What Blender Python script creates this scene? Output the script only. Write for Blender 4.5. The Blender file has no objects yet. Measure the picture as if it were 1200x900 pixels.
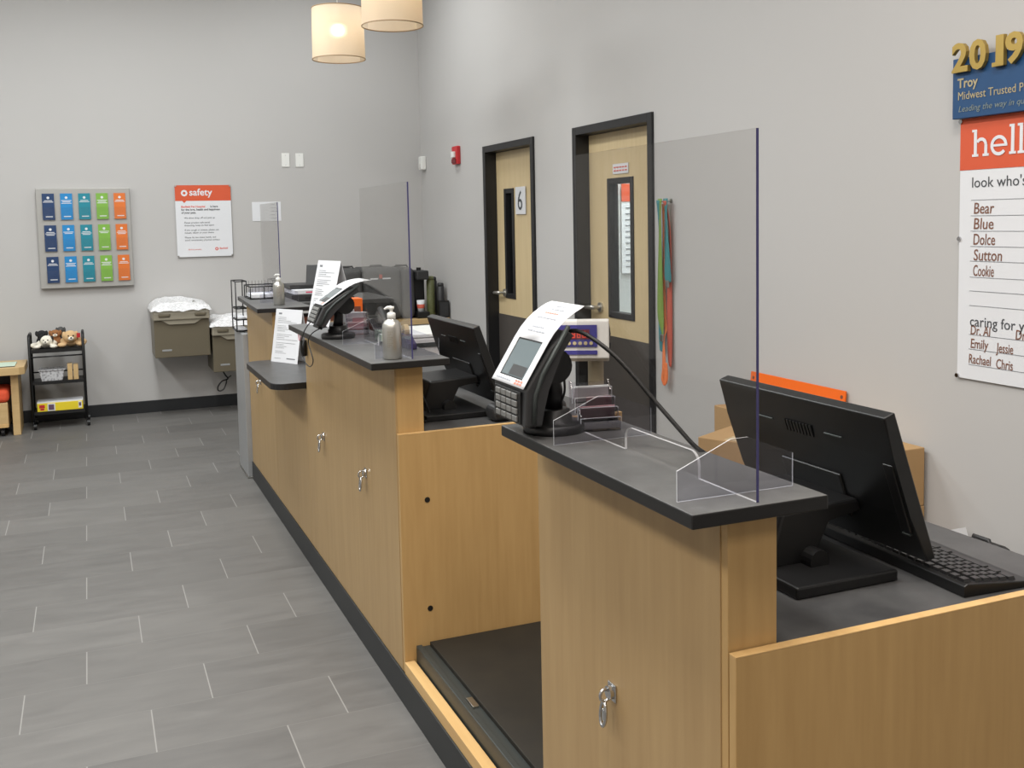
import bpy, bmesh, math, random
from mathutils import Vector, Matrix, noise
random.seed(7)
SC = bpy.context.scene
COL = SC.collection
PI = math.pi

# ------------------------------------------------------------------ materials
def s2l(c):
    return tuple(((v/12.92) if v <= .04045 else ((v+.055)/1.055)**2.4) for v in c)
def rgb(r, g, b): return s2l((r/255, g/255, b/255)) + (1,)
def newmat(name):
    m = bpy.data.materials.new(name); m.use_nodes = True
    nt = m.node_tree; b = nt.nodes['Principled BSDF']
    return m, nt, b
def plain(name, col, rough=.5, metal=0, var=.06, scale=30, bump=0, spec=.5, alpha=None, coat=0):
    m, nt, b = newmat(name)
    n = nt.nodes.new('ShaderNodeTexNoise'); n.inputs['Scale'].default_value = scale; n.inputs['Detail'].default_value = 3
    tc = nt.nodes.new('ShaderNodeTexCoord'); nt.links.new(tc.outputs['Object'], n.inputs['Vector'])
    mx = nt.nodes.new('ShaderNodeMix'); mx.data_type = 'RGBA'
    mx.inputs[6].default_value = tuple(v*(1-var) for v in col[:3])+(1,)
    mx.inputs[7].default_value = tuple(min(1, v*(1+var)) for v in col[:3])+(1,)
    nt.links.new(n.outputs['Fac'], mx.inputs[0]); nt.links.new(mx.outputs[2], b.inputs['Base Color'])
    b.inputs['Roughness'].default_value = rough; b.inputs['Metallic'].default_value = metal
    b.inputs['Specular IOR Level'].default_value = spec
    b.inputs['Coat Weight'].default_value = coat
    if bump:
        bp = nt.nodes.new('ShaderNodeBump'); bp.inputs['Strength'].default_value = bump; bp.inputs['Distance'].default_value = .004
        nt.links.new(n.outputs['Fac'], bp.inputs['Height']); nt.links.new(bp.outputs['Normal'], b.inputs['Normal'])
    return m
def wood(name, c1, c2, axis='z', rough=.42, sc=1.0):
    m, nt, b = newmat(name)
    tc = nt.nodes.new('ShaderNodeTexCoord'); mp = nt.nodes.new('ShaderNodeMapping')
    s = {'z': (14, 14, .9), 'x': (.9, 14, 14), 'y': (14, .9, 14)}[axis]
    mp.inputs['Scale'].default_value = tuple(v*sc for v in s)
    n = nt.nodes.new('ShaderNodeTexNoise'); n.inputs['Scale'].default_value = 1.6; n.inputs['Detail'].default_value = 6; n.inputs['Distortion'].default_value = .6
    n2 = nt.nodes.new('ShaderNodeTexNoise'); n2.inputs['Scale'].default_value = 9; n2.inputs['Detail'].default_value = 4
    mp2 = nt.nodes.new('ShaderNodeMapping'); mp2.inputs['Scale'].default_value = tuple(v*sc*(.6 if v < 2 else .45) for v in s)
    L = nt.links.new
    L(tc.outputs['Object'], mp.inputs['Vector']); L(mp.outputs['Vector'], n.inputs['Vector'])
    L(tc.outputs['Object'], mp2.inputs['Vector']); L(mp2.outputs['Vector'], n2.inputs['Vector'])
    add = nt.nodes.new('ShaderNodeMath'); add.operation = 'MULTIPLY_ADD'; add.inputs[1].default_value = .45
    L(n2.outputs['Fac'], add.inputs[0]); 
    ml = nt.nodes.new('ShaderNodeMath'); ml.operation = 'MULTIPLY'; ml.inputs[1].default_value = .55
    L(n.outputs['Fac'], ml.inputs[0]); L(ml.outputs[0], add.inputs[2])
    cr = nt.nodes.new('ShaderNodeValToRGB'); cr.color_ramp.elements[0].position = .25; cr.color_ramp.elements[1].position = .75
    cr.color_ramp.elements[0].color = c2; cr.color_ramp.elements[1].color = c1
    L(add.outputs[0], cr.inputs[0]); L(cr.outputs[0], b.inputs['Base Color'])
    b.inputs['Roughness'].default_value = rough; b.inputs['Specular IOR Level'].default_value = .4
    return m
def glassy(name, tint=(.93, .93, .94), gloss=.12, rough=.02):
    # clear acrylic: straight-through light with a Fresnel reflection
    m = bpy.data.materials.new(name); m.use_nodes = True; nt = m.node_tree
    nt.nodes.clear(); L = nt.links.new
    o = nt.nodes.new('ShaderNodeOutputMaterial'); t = nt.nodes.new('ShaderNodeBsdfTransparent'); g = nt.nodes.new('ShaderNodeBsdfGlossy')
    t.inputs['Color'].default_value = tint+(1,); g.inputs['Roughness'].default_value = rough
    lw = nt.nodes.new('ShaderNodeLayerWeight'); pw = nt.nodes.new('ShaderNodeMath'); pw.operation = 'POWER'; pw.inputs[1].default_value = 5
    f = nt.nodes.new('ShaderNodeMath'); f.operation = 'MULTIPLY_ADD'; f.inputs[1].default_value = .7; f.inputs[2].default_value = gloss*.3
    L(lw.outputs['Facing'], pw.inputs[0]); L(pw.outputs[0], f.inputs[0]); lw.inputs['Blend'].default_value = .5
    mx = nt.nodes.new('ShaderNodeMixShader')
    L(f.outputs[0], mx.inputs[0]); L(t.outputs[0], mx.inputs[1]); L(g.outputs[0], mx.inputs[2]); L(mx.outputs[0], o.inputs[0])
    return m
def emit(name, col, st):
    m, nt, b = newmat(name)
    b.inputs['Base Color'].default_value = col; b.inputs['Emission Color'].default_value = col; b.inputs['Emission Strength'].default_value = st
    return m

M = {}
M['wall'] = plain('wall_paint', rgb(184, 182, 180), .85, var=.012, scale=2.2, bump=.02)
M['wall_e'] = plain('wall_paint_inner', rgb(190, 190, 188), .85, var=.02, scale=3)
M['ceil'] = plain('ceiling_paint', rgb(215, 214, 210), .9, var=.02, scale=4)
M['base'] = plain('rubber_base', rgb(28, 30, 33), .5, var=.1, scale=8)
M['cbase'] = plain('counter_rubber_base', rgb(36, 38, 39), .5, var=.1, scale=8)
M['wood'] = wood('maple_laminate', rgb(176, 148, 105), rgb(160, 131, 90))
M['woode'] = wood('maple_end_laminate', rgb(192, 158, 106), rgb(172, 138, 88))
M['band'] = wood('maple_edge_band', rgb(214, 178, 122), rgb(196, 158, 104), 'y')
M['door'] = wood('door_maple_veneer', rgb(212, 192, 152), rgb(200, 178, 137))
M['table'] = wood('table_maple', rgb(205, 176, 128), rgb(190, 158, 110), 'x')
M['black'] = plain('black_plastic', rgb(15, 15, 16), .42, var=.12, scale=60)
M['black2'] = plain('charcoal_plastic', rgb(46, 46, 47), .45, var=.1, scale=60)
M['monback'] = plain('monitor_back_plastic', rgb(17, 18, 19), .38, var=.08, scale=20)
M['frame'] = plain('black_frame_paint', rgb(25, 25, 27), .45, var=.08, scale=6)
M['kick'] = plain('door_kick_laminate', rgb(74, 69, 65), .5, var=.06, scale=12)
M['keycap'] = plain('keycap', rgb(30, 30, 31), .3, var=.1, scale=60)
M['white'] = plain('white_plastic', rgb(226, 226, 222), .45, var=.02)
M['paper'] = plain('paper', rgb(218, 219, 222), .8, var=.015, scale=15)
M['ink'] = plain('grey_ink', rgb(120, 122, 126), .8)
M['inkd'] = plain('dark_ink', rgb(70, 72, 76), .8)
M['faint'] = plain('faint_ink', rgb(172, 176, 184), .8)
M['faintr'] = plain('faint_red_ink', rgb(224, 140, 122), .8)
M['inkr'] = plain('red_ink', rgb(214, 92, 78), .8)
M['orange'] = plain('orange_print', rgb(206, 84, 48), .6, var=.02)
M['orange2'] = plain('orange_sheet', rgb(232, 104, 22), .5, var=.03)
M['navy'] = plain('navy_print', rgb(18, 66, 110), .55, var=.04)
M['gold'] = plain('gold_letter', rgb(176, 148, 78), .35, metal=.55, var=.05)
M['tan'] = plain('tan_letter', rgb(172, 158, 122), .5, var=.05)
M['marker'] = plain('brown_marker', rgb(122, 84, 68), .8, var=.15)
M['chrome'] = plain('chrome', rgb(200, 200, 200), .16, metal=1, var=.03)
M['steel'] = plain('brushed_steel', rgb(176, 176, 172), .32, metal=1, var=.05, scale=90)
M['alum'] = plain('aluminium_bottle', rgb(196, 194, 188), .36, metal=.9, var=.04, scale=70)
M['post'] = plain('grey_metal_paint', rgb(160, 161, 162), .42, metal=.3, var=.04)
M['taupe'] = plain('taupe_enamel', rgb(110, 102, 85), .42, metal=.25, var=.05, scale=5)
M['taupe2'] = plain('taupe_light_plastic', rgb(148, 141, 125), .45, var=.04)
M['rubber'] = None
M['ral'] = plain('scale_grey_metal', rgb(62, 67, 66), .45, metal=.4, var=.06)
M['red'] = plain('alarm_red', rgb(190, 38, 44), .4)
M['carton'] = plain('cardboard', rgb(176, 142, 98), .85, var=.05, scale=14)
M['cartond'] = plain('cardboard_side', rgb(160, 128, 88), .85, var=.05, scale=14)
M['tape'] = plain('packing_tape', rgb(196, 172, 130), .3)
M['rackgrey'] = plain('rack_silver_laminate', rgb(166, 164, 160), .45, metal=.2, var=.03)
M['shieldedge'] = plain('acrylic_edge_violet', rgb(66, 64, 108), .25, var=.05)
M['pocket'] = glassy('pocket_acrylic', (.985, .985, .985), .05)
def edgem():
    m = bpy.data.materials.new('acrylic_edge_bright'); m.use_nodes = True; nt = m.node_tree; nt.nodes.clear(); L = nt.links.new; N = nt.nodes.new
    o = N('ShaderNodeOutputMaterial'); t = N('ShaderNodeBsdfTransparent'); d = N('ShaderNodeBsdfDiffuse'); d.inputs[0].default_value = rgb(232, 234, 238)
    x = N('ShaderNodeMixShader'); x.inputs[0].default_value = .5; L(t.outputs[0], x.inputs[1]); L(d.outputs[0], x.inputs[2]); L(x.outputs[0], o.inputs[0]); return m
M['clearedge'] = edgem()
M['acrylic'] = glassy('acrylic_sheet', (.925, .92, .915), .10)
M['acrylic2'] = glassy('acrylic_foot', (.90, .90, .935), .12)
M['acrylicp'] = glassy('acrylic_pinkish', (.94, .925, .94), .13)
M['dglass'] = glassy('door_glass', (.90, .93, .94), .12)
M['screen'] = plain('lcd_glass', rgb(108, 120, 124), .15, var=.04, scale=6, coat=.5)
M['screend'] = plain('monitor_glass', rgb(14, 15, 18), .08, coat=.5)
M['silverkey'] = plain('metal_keys', rgb(150, 150, 148), .35, metal=.6, var=.1)
M['pink'] = plain('pink_card', rgb(206, 158, 164), .7)
M['purple'] = plain('display_blue', rgb(48, 44, 120), .4)
M['led'] = emit('led_red', rgb(196, 60, 40), .25)
M['ledbg'] = plain('led_window', rgb(96, 34, 44), .3)
M['offwhite'] = plain('offwhite_housing', rgb(206, 204, 200), .5, var=.02)
M['beige'] = plain('beige_post', rgb(150, 140, 118), .5)
M['bin'] = plain('dark_grey_fabric_bag', rgb(72, 72, 72), .75, var=.1, scale=40)
M['green'] = plain('leash_green', rgb(120, 150, 62), .7, var=.15, scale=80)
M['teal'] = plain('leash_teal', rgb(52, 128, 134), .7, var=.15, scale=80)
M['lred'] = plain('leash_red', rgb(186, 84, 66), .7, var=.15, scale=80)
M['lor'] = plain('leash_orange', rgb(236, 128, 72), .7, var=.1, scale=80)
M['yellow'] = plain('yellow_print', rgb(228, 204, 40), .5, var=.03)
M['camo'] = plain('olive_tumbler', rgb(98, 102, 66), .45, var=.5, scale=34)
M['plushw'] = plain('plush_cream', rgb(232, 226, 212), .95, var=.08, scale=120, bump=.5)
M['plusht'] = plain('plush_tan', rgb(206, 172, 128), .95, var=.1, scale=120, bump=.5)
M['plushb'] = plain('plush_brown', rgb(146, 98, 60), .95, var=.12, scale=120, bump=.5)
M['plushk'] = plain('plush_black', rgb(34, 34, 36), .95, var=.2, scale=120, bump=.5)
M['cush'] = plain('orange_cushion', rgb(222, 84, 50), .8, var=.05)
M['mint'] = plain('mint_sheet', rgb(196, 214, 196), .7)
M['cloth'] = plain('pale_cloth', rgb(200, 208, 214), .9, var=.08, scale=12)
M['redbrown'] = plain('red_brown_box', rgb(118, 66, 48), .7, var=.15)
M['hotpink'] = plain('pink_label', rgb(226, 92, 122), .6)

def floor_mat():
    m, nt, b = newmat('plank_tile_floor'); N = nt.nodes.new; L = nt.links.new
    def mth(op, a, bb=None, c=None):
        n = N('ShaderNodeMath'); n.operation = op
        for i, v in enumerate((a, bb, c)):
            if v is None: continue
            if isinstance(v, (int, float)): n.inputs[i].default_value = v
            else: L(v, n.inputs[i])
        return n.outputs[0]
    g = N('ShaderNodeNewGeometry'); sp = N('ShaderNodeSeparateXYZ'); L(g.outputs['Position'], sp.inputs[0])
    x, y = sp.outputs[0], sp.outputs[1]
    ry = mth('DIVIDE', mth('SUBTRACT', y, 3.393-.2905*20), .2905)
    row = mth('FLOOR', ry); fy = mth('SUBTRACT', ry, row)
    rx = mth('DIVIDE', mth('SUBTRACT', mth('ADD', x, .273+58.5*.585), mth('MULTIPLY', row, .195)), .585)
    # rows are counted from 20 below, so take the same remainder of three
    rx = mth('ADD', rx, 20*.195/.585-.5)
    col = mth('FLOOR', rx); fx = mth('SUBTRACT', rx, col)
    def edge(f, w):
        d = mth('MINIMUM', f, mth('SUBTRACT', 1, f)); return mth('LESS_THAN', d, w)
    jx = edge(fx, .0034); jy = edge(fy, .0045)
    cb = N('ShaderNodeCombineXYZ'); L(row, cb.inputs[0]); L(col, cb.inputs[1])
    wn = N('ShaderNodeTexWhiteNoise'); wn.noise_dimensions = '3D'; L(cb.outputs[0], wn.inputs['Vector'])
    # cloudy streaks along each plank
    mp = N('ShaderNodeMapping'); mp.inputs['Scale'].default_value = (1.6, 7, 1); 
    off = N('ShaderNodeVectorMath'); off.operation = 'MULTIPLY_ADD'; off.inputs[1].default_value = (7, 7, 7)
    L(wn.outputs['Color'], off.inputs[0]); L(g.outputs['Position'], off.inputs[2]); L(off.outputs[0], mp.inputs['Vector'])
    n = N('ShaderNodeTexNoise'); n.inputs['Scale'].default_value = 2.2; n.inputs['Detail'].default_value = 7; n.inputs['Roughness'].default_value = .62
    n.inputs['Distortion'].default_value = .5
    L(mp.outputs['Vector'], n.inputs['Vector'])
    n3 = N('ShaderNodeTexNoise'); n3.inputs['Scale'].default_value = 1.1; n3.inputs['Detail'].default_value = 3; L(g.outputs['Position'], n3.inputs['Vector'])
    v = mth('ADD', mth('MULTIPLY', mth('SUBTRACT', n.outputs['Fac'], .5), .62), mth('MULTIPLY', mth('SUBTRACT', wn.outputs['Value'], .5), .20))
    v = mth('ADD', v, mth('MULTIPLY', mth('SUBTRACT', n3.outputs['Fac'], .5), .25))
    v = mth('ADD', v, .5)
    cr = N('ShaderNodeValToRGB'); e = cr.color_ramp.elements
    e[0].position = .15; e[0].color = rgb(80, 78, 76); e[1].position = .85; e[1].color = rgb(116, 114, 111)
    L(v, cr.inputs[0])
    mx = N('ShaderNodeMix'); mx.data_type = 'RGBA'; L(jx, mx.inputs[0]); L(cr.outputs[0], mx.inputs[6]); mx.inputs[7].default_value = rgb(140, 138, 135)
    mx2 = N('ShaderNodeMix'); mx2.data_type = 'RGBA'; L(mth('MULTIPLY', jy, .5), mx2.inputs[0]); L(mx.outputs[2], mx2.inputs[6]); mx2.inputs[7].default_value = rgb(122, 120, 117)
    L(mx2.outputs[2], b.inputs['Base Color'])
    L(mth('ADD', .40, mth('MULTIPLY', n.outputs['Fac'], .2)), b.inputs['Roughness']); b.inputs['Specular IOR Level'].default_value = .45
    bp = N('ShaderNodeBump'); bp.inputs['Strength'].default_value = .12; bp.inputs['Distance'].default_value = .003
    L(mth('SUBTRACT', n.outputs['Fac'], mth('MAXIMUM', jx, jy)), bp.inputs['Height']); L(bp.outputs['Normal'], b.inputs['Normal'])
    return m
def slab_mat(name, lo, hi, rough=.38):
    m, nt, b = newmat(name); N = nt.nodes.new; L = nt.links.new
    g = N('ShaderNodeNewGeometry')
    n = N('ShaderNodeTexNoise'); n.inputs['Scale'].default_value = 7; n.inputs['Detail'].default_value = 9; n.inputs['Roughness'].default_value = .7
    L(g.outputs['Position'], n.inputs['Vector'])
    cr = N('ShaderNodeValToRGB'); e = cr.color_ramp.elements; e[0].position = .3; e[0].color = lo; e[1].position = .72; e[1].color = hi
    L(n.outputs['Fac'], cr.inputs[0]); L(cr.outputs[0], b.inputs['Base Color']); b.inputs['Roughness'].default_value = rough
    return m
M['floor'] = floor_mat()
M['slab'] = slab_mat('slate_laminate', rgb(72, 72, 72), rgb(98, 98, 97), .42)
M['desk'] = slab_mat('slate_desk_laminate', rgb(58, 58, 59), rgb(84, 84, 84), .42)
M['slabedge'] = plain('black_edge_band', rgb(22, 21, 21), .42, var=.05)
M['rubber'] = slab_mat('dark_rubber_mat', rgb(24, 20, 12), rgb(36, 31, 21), .7)
def granite():
    m, nt, b = newmat('speckled_grey_tray'); N = nt.nodes.new
    v = N('ShaderNodeTexVoronoi'); v.inputs['Scale'].default_value = 60
    tc = N('ShaderNodeTexCoord'); nt.links.new(tc.outputs['Object'], v.inputs['Vector'])
    cr = N('ShaderNodeValToRGB'); cr.color_ramp.elements[0].color = rgb(90, 90, 94); cr.color_ramp.elements[1].color = rgb(190, 190, 192)
    cr.color_ramp.elements[1].position = .6
    nt.links.new(v.outputs['Distance'], cr.inputs[0]); nt.links.new(cr.outputs[0], b.inputs['Base Color'])
    return m
M['granite'] = granite()
def shade_mat():
    m = bpy.data.materials.new('lamp_shade_linen'); m.use_nodes = True; nt = m.node_tree; nt.nodes.clear(); L = nt.links.new; N = nt.nodes.new
    o = N('ShaderNodeOutputMaterial'); t = N('ShaderNodeBsdfTranslucent'); d = N('ShaderNodeBsdfDiffuse'); tr = N('ShaderNodeBsdfRefraction')
    n = N('ShaderNodeTexNoise'); n.inputs['Scale'].default_value = 160
    cr = N('ShaderNodeValToRGB'); cr.color_ramp.elements[0].color = rgb(238, 220, 196); cr.color_ramp.elements[1].color = rgb(246, 230, 208)
    L(n.outputs['Fac'], cr.inputs[0]); L(cr.outputs[0], t.inputs[0]); L(cr.outputs[0], d.inputs[0])
    tr.inputs['Color'].default_value = (1, .92, .78, 1); tr.inputs['Roughness'].default_value = .42; tr.inputs['IOR'].default_value = 1.25
    a = N('ShaderNodeMixShader'); a.inputs[0].default_value = .5; L(t.outputs[0], a.inputs[1]); L(d.outputs[0], a.inputs[2])
    b = N('ShaderNodeMixShader'); b.inputs[0].default_value = .18; L(a.outputs[0], b.inputs[1]); L(tr.outputs[0], b.inputs[2])
    L(b.outputs[0], o.inputs[0]); return m
M['shade'] = shade_mat()
M['shaderim'] = plain('shade_rim', rgb(170, 142, 106), .6)
M['bulb'] = emit('bulb_glow', (1, .82, .55, 1), 12)
def film():
    m = bpy.data.materials.new('plastic_film'); m.use_nodes = True; nt = m.node_tree; b = nt.nodes['Principled BSDF']; N = nt.nodes.new; L = nt.links.new
    b.inputs['Base Color'].default_value = rgb(250, 250, 252); b.inputs['Roughness'].default_value = .3
    n = N('ShaderNodeTexNoise'); n.inputs['Scale'].default_value = 26; n.inputs['Detail'].default_value = 5; n.inputs['Distortion'].default_value = 1.2
    bp = N('ShaderNodeBump'); bp.inputs['Strength'].default_value = .5; bp.inputs['Distance'].default_value = .008; L(n.outputs['Fac'], bp.inputs['Height']); L(bp.outputs['Normal'], b.inputs['Normal'])
    cr = N('ShaderNodeValToRGB'); cr.color_ramp.elements[0].position = .38; cr.color_ramp.elements[1].position = .62
    cr.color_ramp.elements[0].color = (.6, .6, .6, 1); cr.color_ramp.elements[1].color = (.98, .98, .98, 1)
    L(n.outputs['Fac'], cr.inputs[0]); L(cr.outputs[0], b.inputs['Alpha'])
    return m
M['film'] = film()

# ------------------------------------------------------------------ mesh builder
class MB:
    def __init__(s): s.bm = bmesh.new(); s.mi = 0; s.mx = Matrix.Identity(4)
    def _fin(s, ret_verts, faces, smooth=False, mtx=None):
        mt = s.mx if mtx is None else s.mx @ mtx
        bmesh.ops.transform(s.bm, matrix=mt, verts=ret_verts)
        for f in faces:
            f.material_index = s.mi; f.smooth = smooth
    def box(s, x0, x1, y0, y1, z0, z1, bev=0, seg=2, mtx=None):
        t = bmesh.new(); bmesh.ops.create_cube(t, size=1)
        for v in t.verts:
            v.co = Vector(((x0+x1)/2+v.co.x*(x1-x0), (y0+y1)/2+v.co.y*(y1-y0), (z0+z1)/2+v.co.z*(z1-z0)))
        if bev: bmesh.ops.bevel(t, geom=t.edges[:], offset=bev, segments=seg, affect='EDGES', profile=.5)
        return s._merge(t, False, mtx)
    def _merge(s, t, smooth=False, mtx=None):
        bmesh.ops.recalc_face_normals(t, faces=t.faces[:])
        vm = {}
        for v in t.verts: vm[v.index if False else v] = s.bm.verts.new(v.co)
        fs = []
        for f in t.faces:
            try: nf = s.bm.faces.new([vm[v] for v in f.verts]); fs.append(nf)
            except ValueError: pass
        t.free(); s._fin(list(vm.values()), fs, smooth, mtx); return s
    def raw(s, verts, faces, smooth=False, mtx=None, recalc=True):
        t = bmesh.new(); vs = [t.verts.new(v) for v in verts]
        for f in faces:
            try: t.faces.new([vs[i] for i in f])
            except ValueError: pass
        if not recalc:
            vm = {v: s.bm.verts.new(v.co) for v in t.verts}; fs = [s.bm.faces.new([vm[v] for v in f.verts]) for f in t.faces]
            t.free(); s._fin(list(vm.values()), fs, smooth, mtx); return s
        return s._merge(t, smooth, mtx)
    def lathe(s, prof, c=(0, 0, 0), axis='z', n=28, smooth=True, mtx=None, close=False):
        vs, fs = [], []
        k = len(prof)
        for i in range(n):
            a = 2*PI*i/n
            for r, h in prof:
                p = (r*math.cos(a), r*math.sin(a), h)
                if axis == 'x': p = (p[2], p[0], p[1])
                if axis == 'y': p = (p[0], p[2], p[1])
                vs.append((p[0]+c[0], p[1]+c[1], p[2]+c[2]))
        for i in range(n):
            j = (i+1) % n
            for q in range(k-1): fs.append((i*k+q, j*k+q, j*k+q+1, i*k+q+1))
        t = bmesh.new(); V = [t.verts.new(v) for v in vs]
        for f in fs: t.faces.new([V[i] for i in f])
        bmesh.ops.remove_doubles(t, verts=t.verts[:], dist=1e-6)
        return s._merge(t, smooth, mtx)
    def cyl(s, r, h0, h1, c=(0, 0, 0), axis='z', n=24, mtx=None, r2=None):
        r2 = r if r2 is None else r2
        return s.lathe([(0, h0), (r, h0), (r, h0), (r2, h1), (r2, h1), (0, h1)], c, axis, n, False, mtx)
    def ell(s, c, r, n=16, mtx=None):
        prof = [(math.sin(PI*i/12), -math.cos(PI*i/12)) for i in range(13)]; prof[0] = (0, -1); prof[-1] = (0, 1)
        m = Matrix.Translation(c) @ Matrix.Diagonal((r[0], r[1], r[2], 1))
        if mtx is not None: m = mtx @ m
        return s.lathe(prof, (0, 0, 0), 'z', n, True, m)
    def tube(s, pts, r, n=8, close=False, mtx=None):
        pts = [Vector(p) for p in pts]; vs, fs = [], []; N = len(pts); up = None
        rr = r if isinstance(r, (list, tuple)) else [r]*N
        for i, p in enumerate(pts):
            if close: d = pts[(i+1) % N]-pts[i-1]
            else: d = pts[min(i+1, N-1)]-pts[max(i-1, 0)]
            d.normalize()
            if up is None: up = Vector((0, 0, 1)) if abs(d.z) < .9 else Vector((1, 0, 0))
            a = d.cross(up).normalized(); up = a.cross(d).normalized()
            for k in range(n):
                t = 2*PI*k/n; vs.append(p+rr[i]*(math.cos(t)*a+math.sin(t)*up))
        for i in range(N if close else N-1):
            j = (i+1) % N
            for k in range(n): fs.append((i*n+k, i*n+(k+1) % n, j*n+(k+1) % n, j*n+k))
        if not close: fs.append(tuple(range(n))); fs.append(tuple((N-1)*n+k for k in range(n)))
        return s.raw(vs, fs, True, mtx)
    def prism(s, poly, a0, a1, axis='y', smooth=False, mtx=None, bev=0):
        # poly: 2-D points in the plane normal to axis: y->(x,z), x->(y,z), z->(x,y)
        def P(p, a): return {'y': (p[0], a, p[1]), 'x': (a, p[0], p[1]), 'z': (p[0], p[1], a)}[axis]
        n = len(poly); vs = [P(p, a0) for p in poly]+[P(p, a1) for p in poly]
        fs = [tuple(range(n)), tuple(range(2*n-1, n-1, -1))]+[(i, (i+1) % n, n+(i+1) % n, n+i) for i in range(n)]
        t = bmesh.new(); V = [t.verts.new(v) for v in vs]
        for f in fs: t.faces.new([V[i] for i in f])
        if bev: bmesh.ops.bevel(t, geom=t.edges[:], offset=bev, segments=2, affect='EDGES', profile=.5)
        return s._merge(t, smooth, mtx)
    def text(s, body, size, o, right, up, ext=.0004, align='LEFT', bold=0, shear=0, sx=1, fit=None):
        cu = bpy.data.curves.new('t', 'FONT'); cu.body = body; cu.size = size; cu.extrude = ext; cu.align_x = align; cu.offset = bold; cu.shear = shear
        cu.resolution_u = 3
        ob = bpy.data.objects.new('t', cu); me = bpy.data.meshes.new_from_object(ob)
        if fit: xs = [v.co.x for v in me.vertices]; sx = fit/(max(xs)-min(xs))
        r = Vector(right).normalized(); u = Vector(up).normalized(); n = r.cross(u)
        m = Matrix((r*sx, u, n)).transposed().to_4x4(); m.translation = Vector(o)
        s.raw([v.co.copy() for v in me.vertices], [tuple(p.vertices) for p in me.polygons], False, m, recalc=False)
        bpy.data.objects.remove(ob); bpy.data.meshes.remove(me); bpy.data.curves.remove(cu)
        return s
    def build(s, name, mat, parent=None, world=False):
        me = bpy.data.meshes.new(name)
        if world and parent is not None:
            bmesh.ops.transform(s.bm, matrix=parent_world(parent).inverted(), verts=s.bm.verts[:])
        s.bm.to_mesh(me); s.bm.free()
        for m in (mat if isinstance(mat, (list, tuple)) else [mat]): me.materials.append(M[m] if isinstance(m, str) else m)
        o = bpy.data.objects.new(name, me); COL.objects.link(o)
        if parent is not None: o.parent = parent
        return o
def parent_world(p):
    m = Matrix.Identity(4); q = p
    while q is not None:
        m = (Matrix.Translation(q.location) @ q.rotation_euler.to_matrix().to_4x4()) @ m; q = q.parent
    return m
def tag(o, label=None, cat=None, group=None, kind=None):
    if label: o['label'] = label
    if cat: o['category'] = cat
    if group: o['group'] = group
    if kind: o['kind'] = kind
    return o
def thing(name, label, cat, loc=(0, 0, 0), rz=0, group=None):
    o = bpy.data.objects.new(name, None); o.empty_display_size = .05; COL.objects.link(o)
    o.location = loc; o.rotation_euler = (0, 0, rz)
    return tag(o, label, cat, group)
def struct(name, mb, mat): return tag(mb.build(name, mat), kind='structure')
def dup(root, loc, rz=0, label=None, group=None):
    def cp(o, par):
        c = o.copy(); COL.objects.link(c); c.parent = par
        for ch in [q for q in bpy.data.objects if q.parent == o]: cp(ch, c)
        return c
    r = cp(root, None); r.location = loc; r.rotation_euler = (0, 0, rz)
    if label: r['label'] = label
    if group: r['group'] = group
    return r
def bx(*a, **k): return MB().box(*a, **k)

# ------------------------------------------------------------------ camera
def camera():
    yaw, pitch, roll, f, cx, cy, H = .3866, -.0813, -.0213, 1184.25, 586.945, 354.744, 1.57
    fw = Vector((math.sin(yaw)*math.cos(pitch), math.cos(yaw)*math.cos(pitch), math.sin(pitch)))
    rt = Vector((math.cos(yaw), -math.sin(yaw), 0)); up = rt.cross(fw)
    c, s = math.cos(roll), math.sin(roll)
    r2 = c*rt+s*up; u2 = -s*rt+c*up
    cd = bpy.data.cameras.new('camera'); co = bpy.data.objects.new('camera', cd); COL.objects.link(co)
    m = Matrix((r2, u2, -fw)).transposed().to_4x4(); m.translation = (0, 0, H); co.matrix_world = m
    cd.sensor_width = 36; cd.lens = 36*f/1200; cd.shift_x = (600-cx)/1200; cd.shift_y = (cy-450)/1200
    cd.clip_start = .05; SC.camera = co
camera()

# ------------------------------------------------------------------ room shell
XW, YB, ZC = 2.91, 9.043, 3.9
XL, YF = -3.6, -3.4
struct('floor', bx(XL-.1, 4.4, YF-.1, 10.6, -.1, 0), 'floor')
struct('ceiling', bx(XL-.1, 4.4, YF-.1, 10.6, ZC, ZC+.1), 'ceil')
struct('wall_back', bx(XL, XW, YB, YB+.12, 0, ZC), 'wall')
struct('wall_left', bx(XL-.12, XL, YF, YB, 0, ZC), 'wall')
struct('wall_front', bx(XL, XW, YF-.12, YF, 0, ZC), 'wall')
D1, D2, DZ = (4.867, 5.850), (6.468, 7.429), 2.146
w = MB()
for a, b in ((YF, D1[0]), (D1[1], D2[0]), (D2[1], YB+.12)): w.box(XW, XW+.13, a, b, 0, ZC)
for d in (D1, D2): w.box(XW, XW+.13, d[0], d[1], DZ, ZC)
struct('wall_right', w, 'wall')
# exam rooms behind the two doors
w = MB(); w.box(4.2, 4.3, 4.3, 10.5, 0, ZC); w.box(XW+.14, 4.2, 4.3, 4.4, 0, ZC); w.box(XW+.14, 4.2, 6.10, 6.18, 0, ZC); w.box(XW+.14, 4.2, 10.4, 10.5, 0, ZC)
struct('wall_exam_room', w, 'wall_e')
b = MB(); b.box(XL, XW, YB-.012, YB, 0, .102, bev=.003); struct('baseboard_back', b, 'base')
b = MB()
for a, c in ((YF, D1[0]), (D1[1], D2[0]), (D2[1], YB-.012)): b.box(XW-.012, XW, a, c, 0, .102, bev=.003)
struct('baseboard_right', b, 'base')

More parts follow.
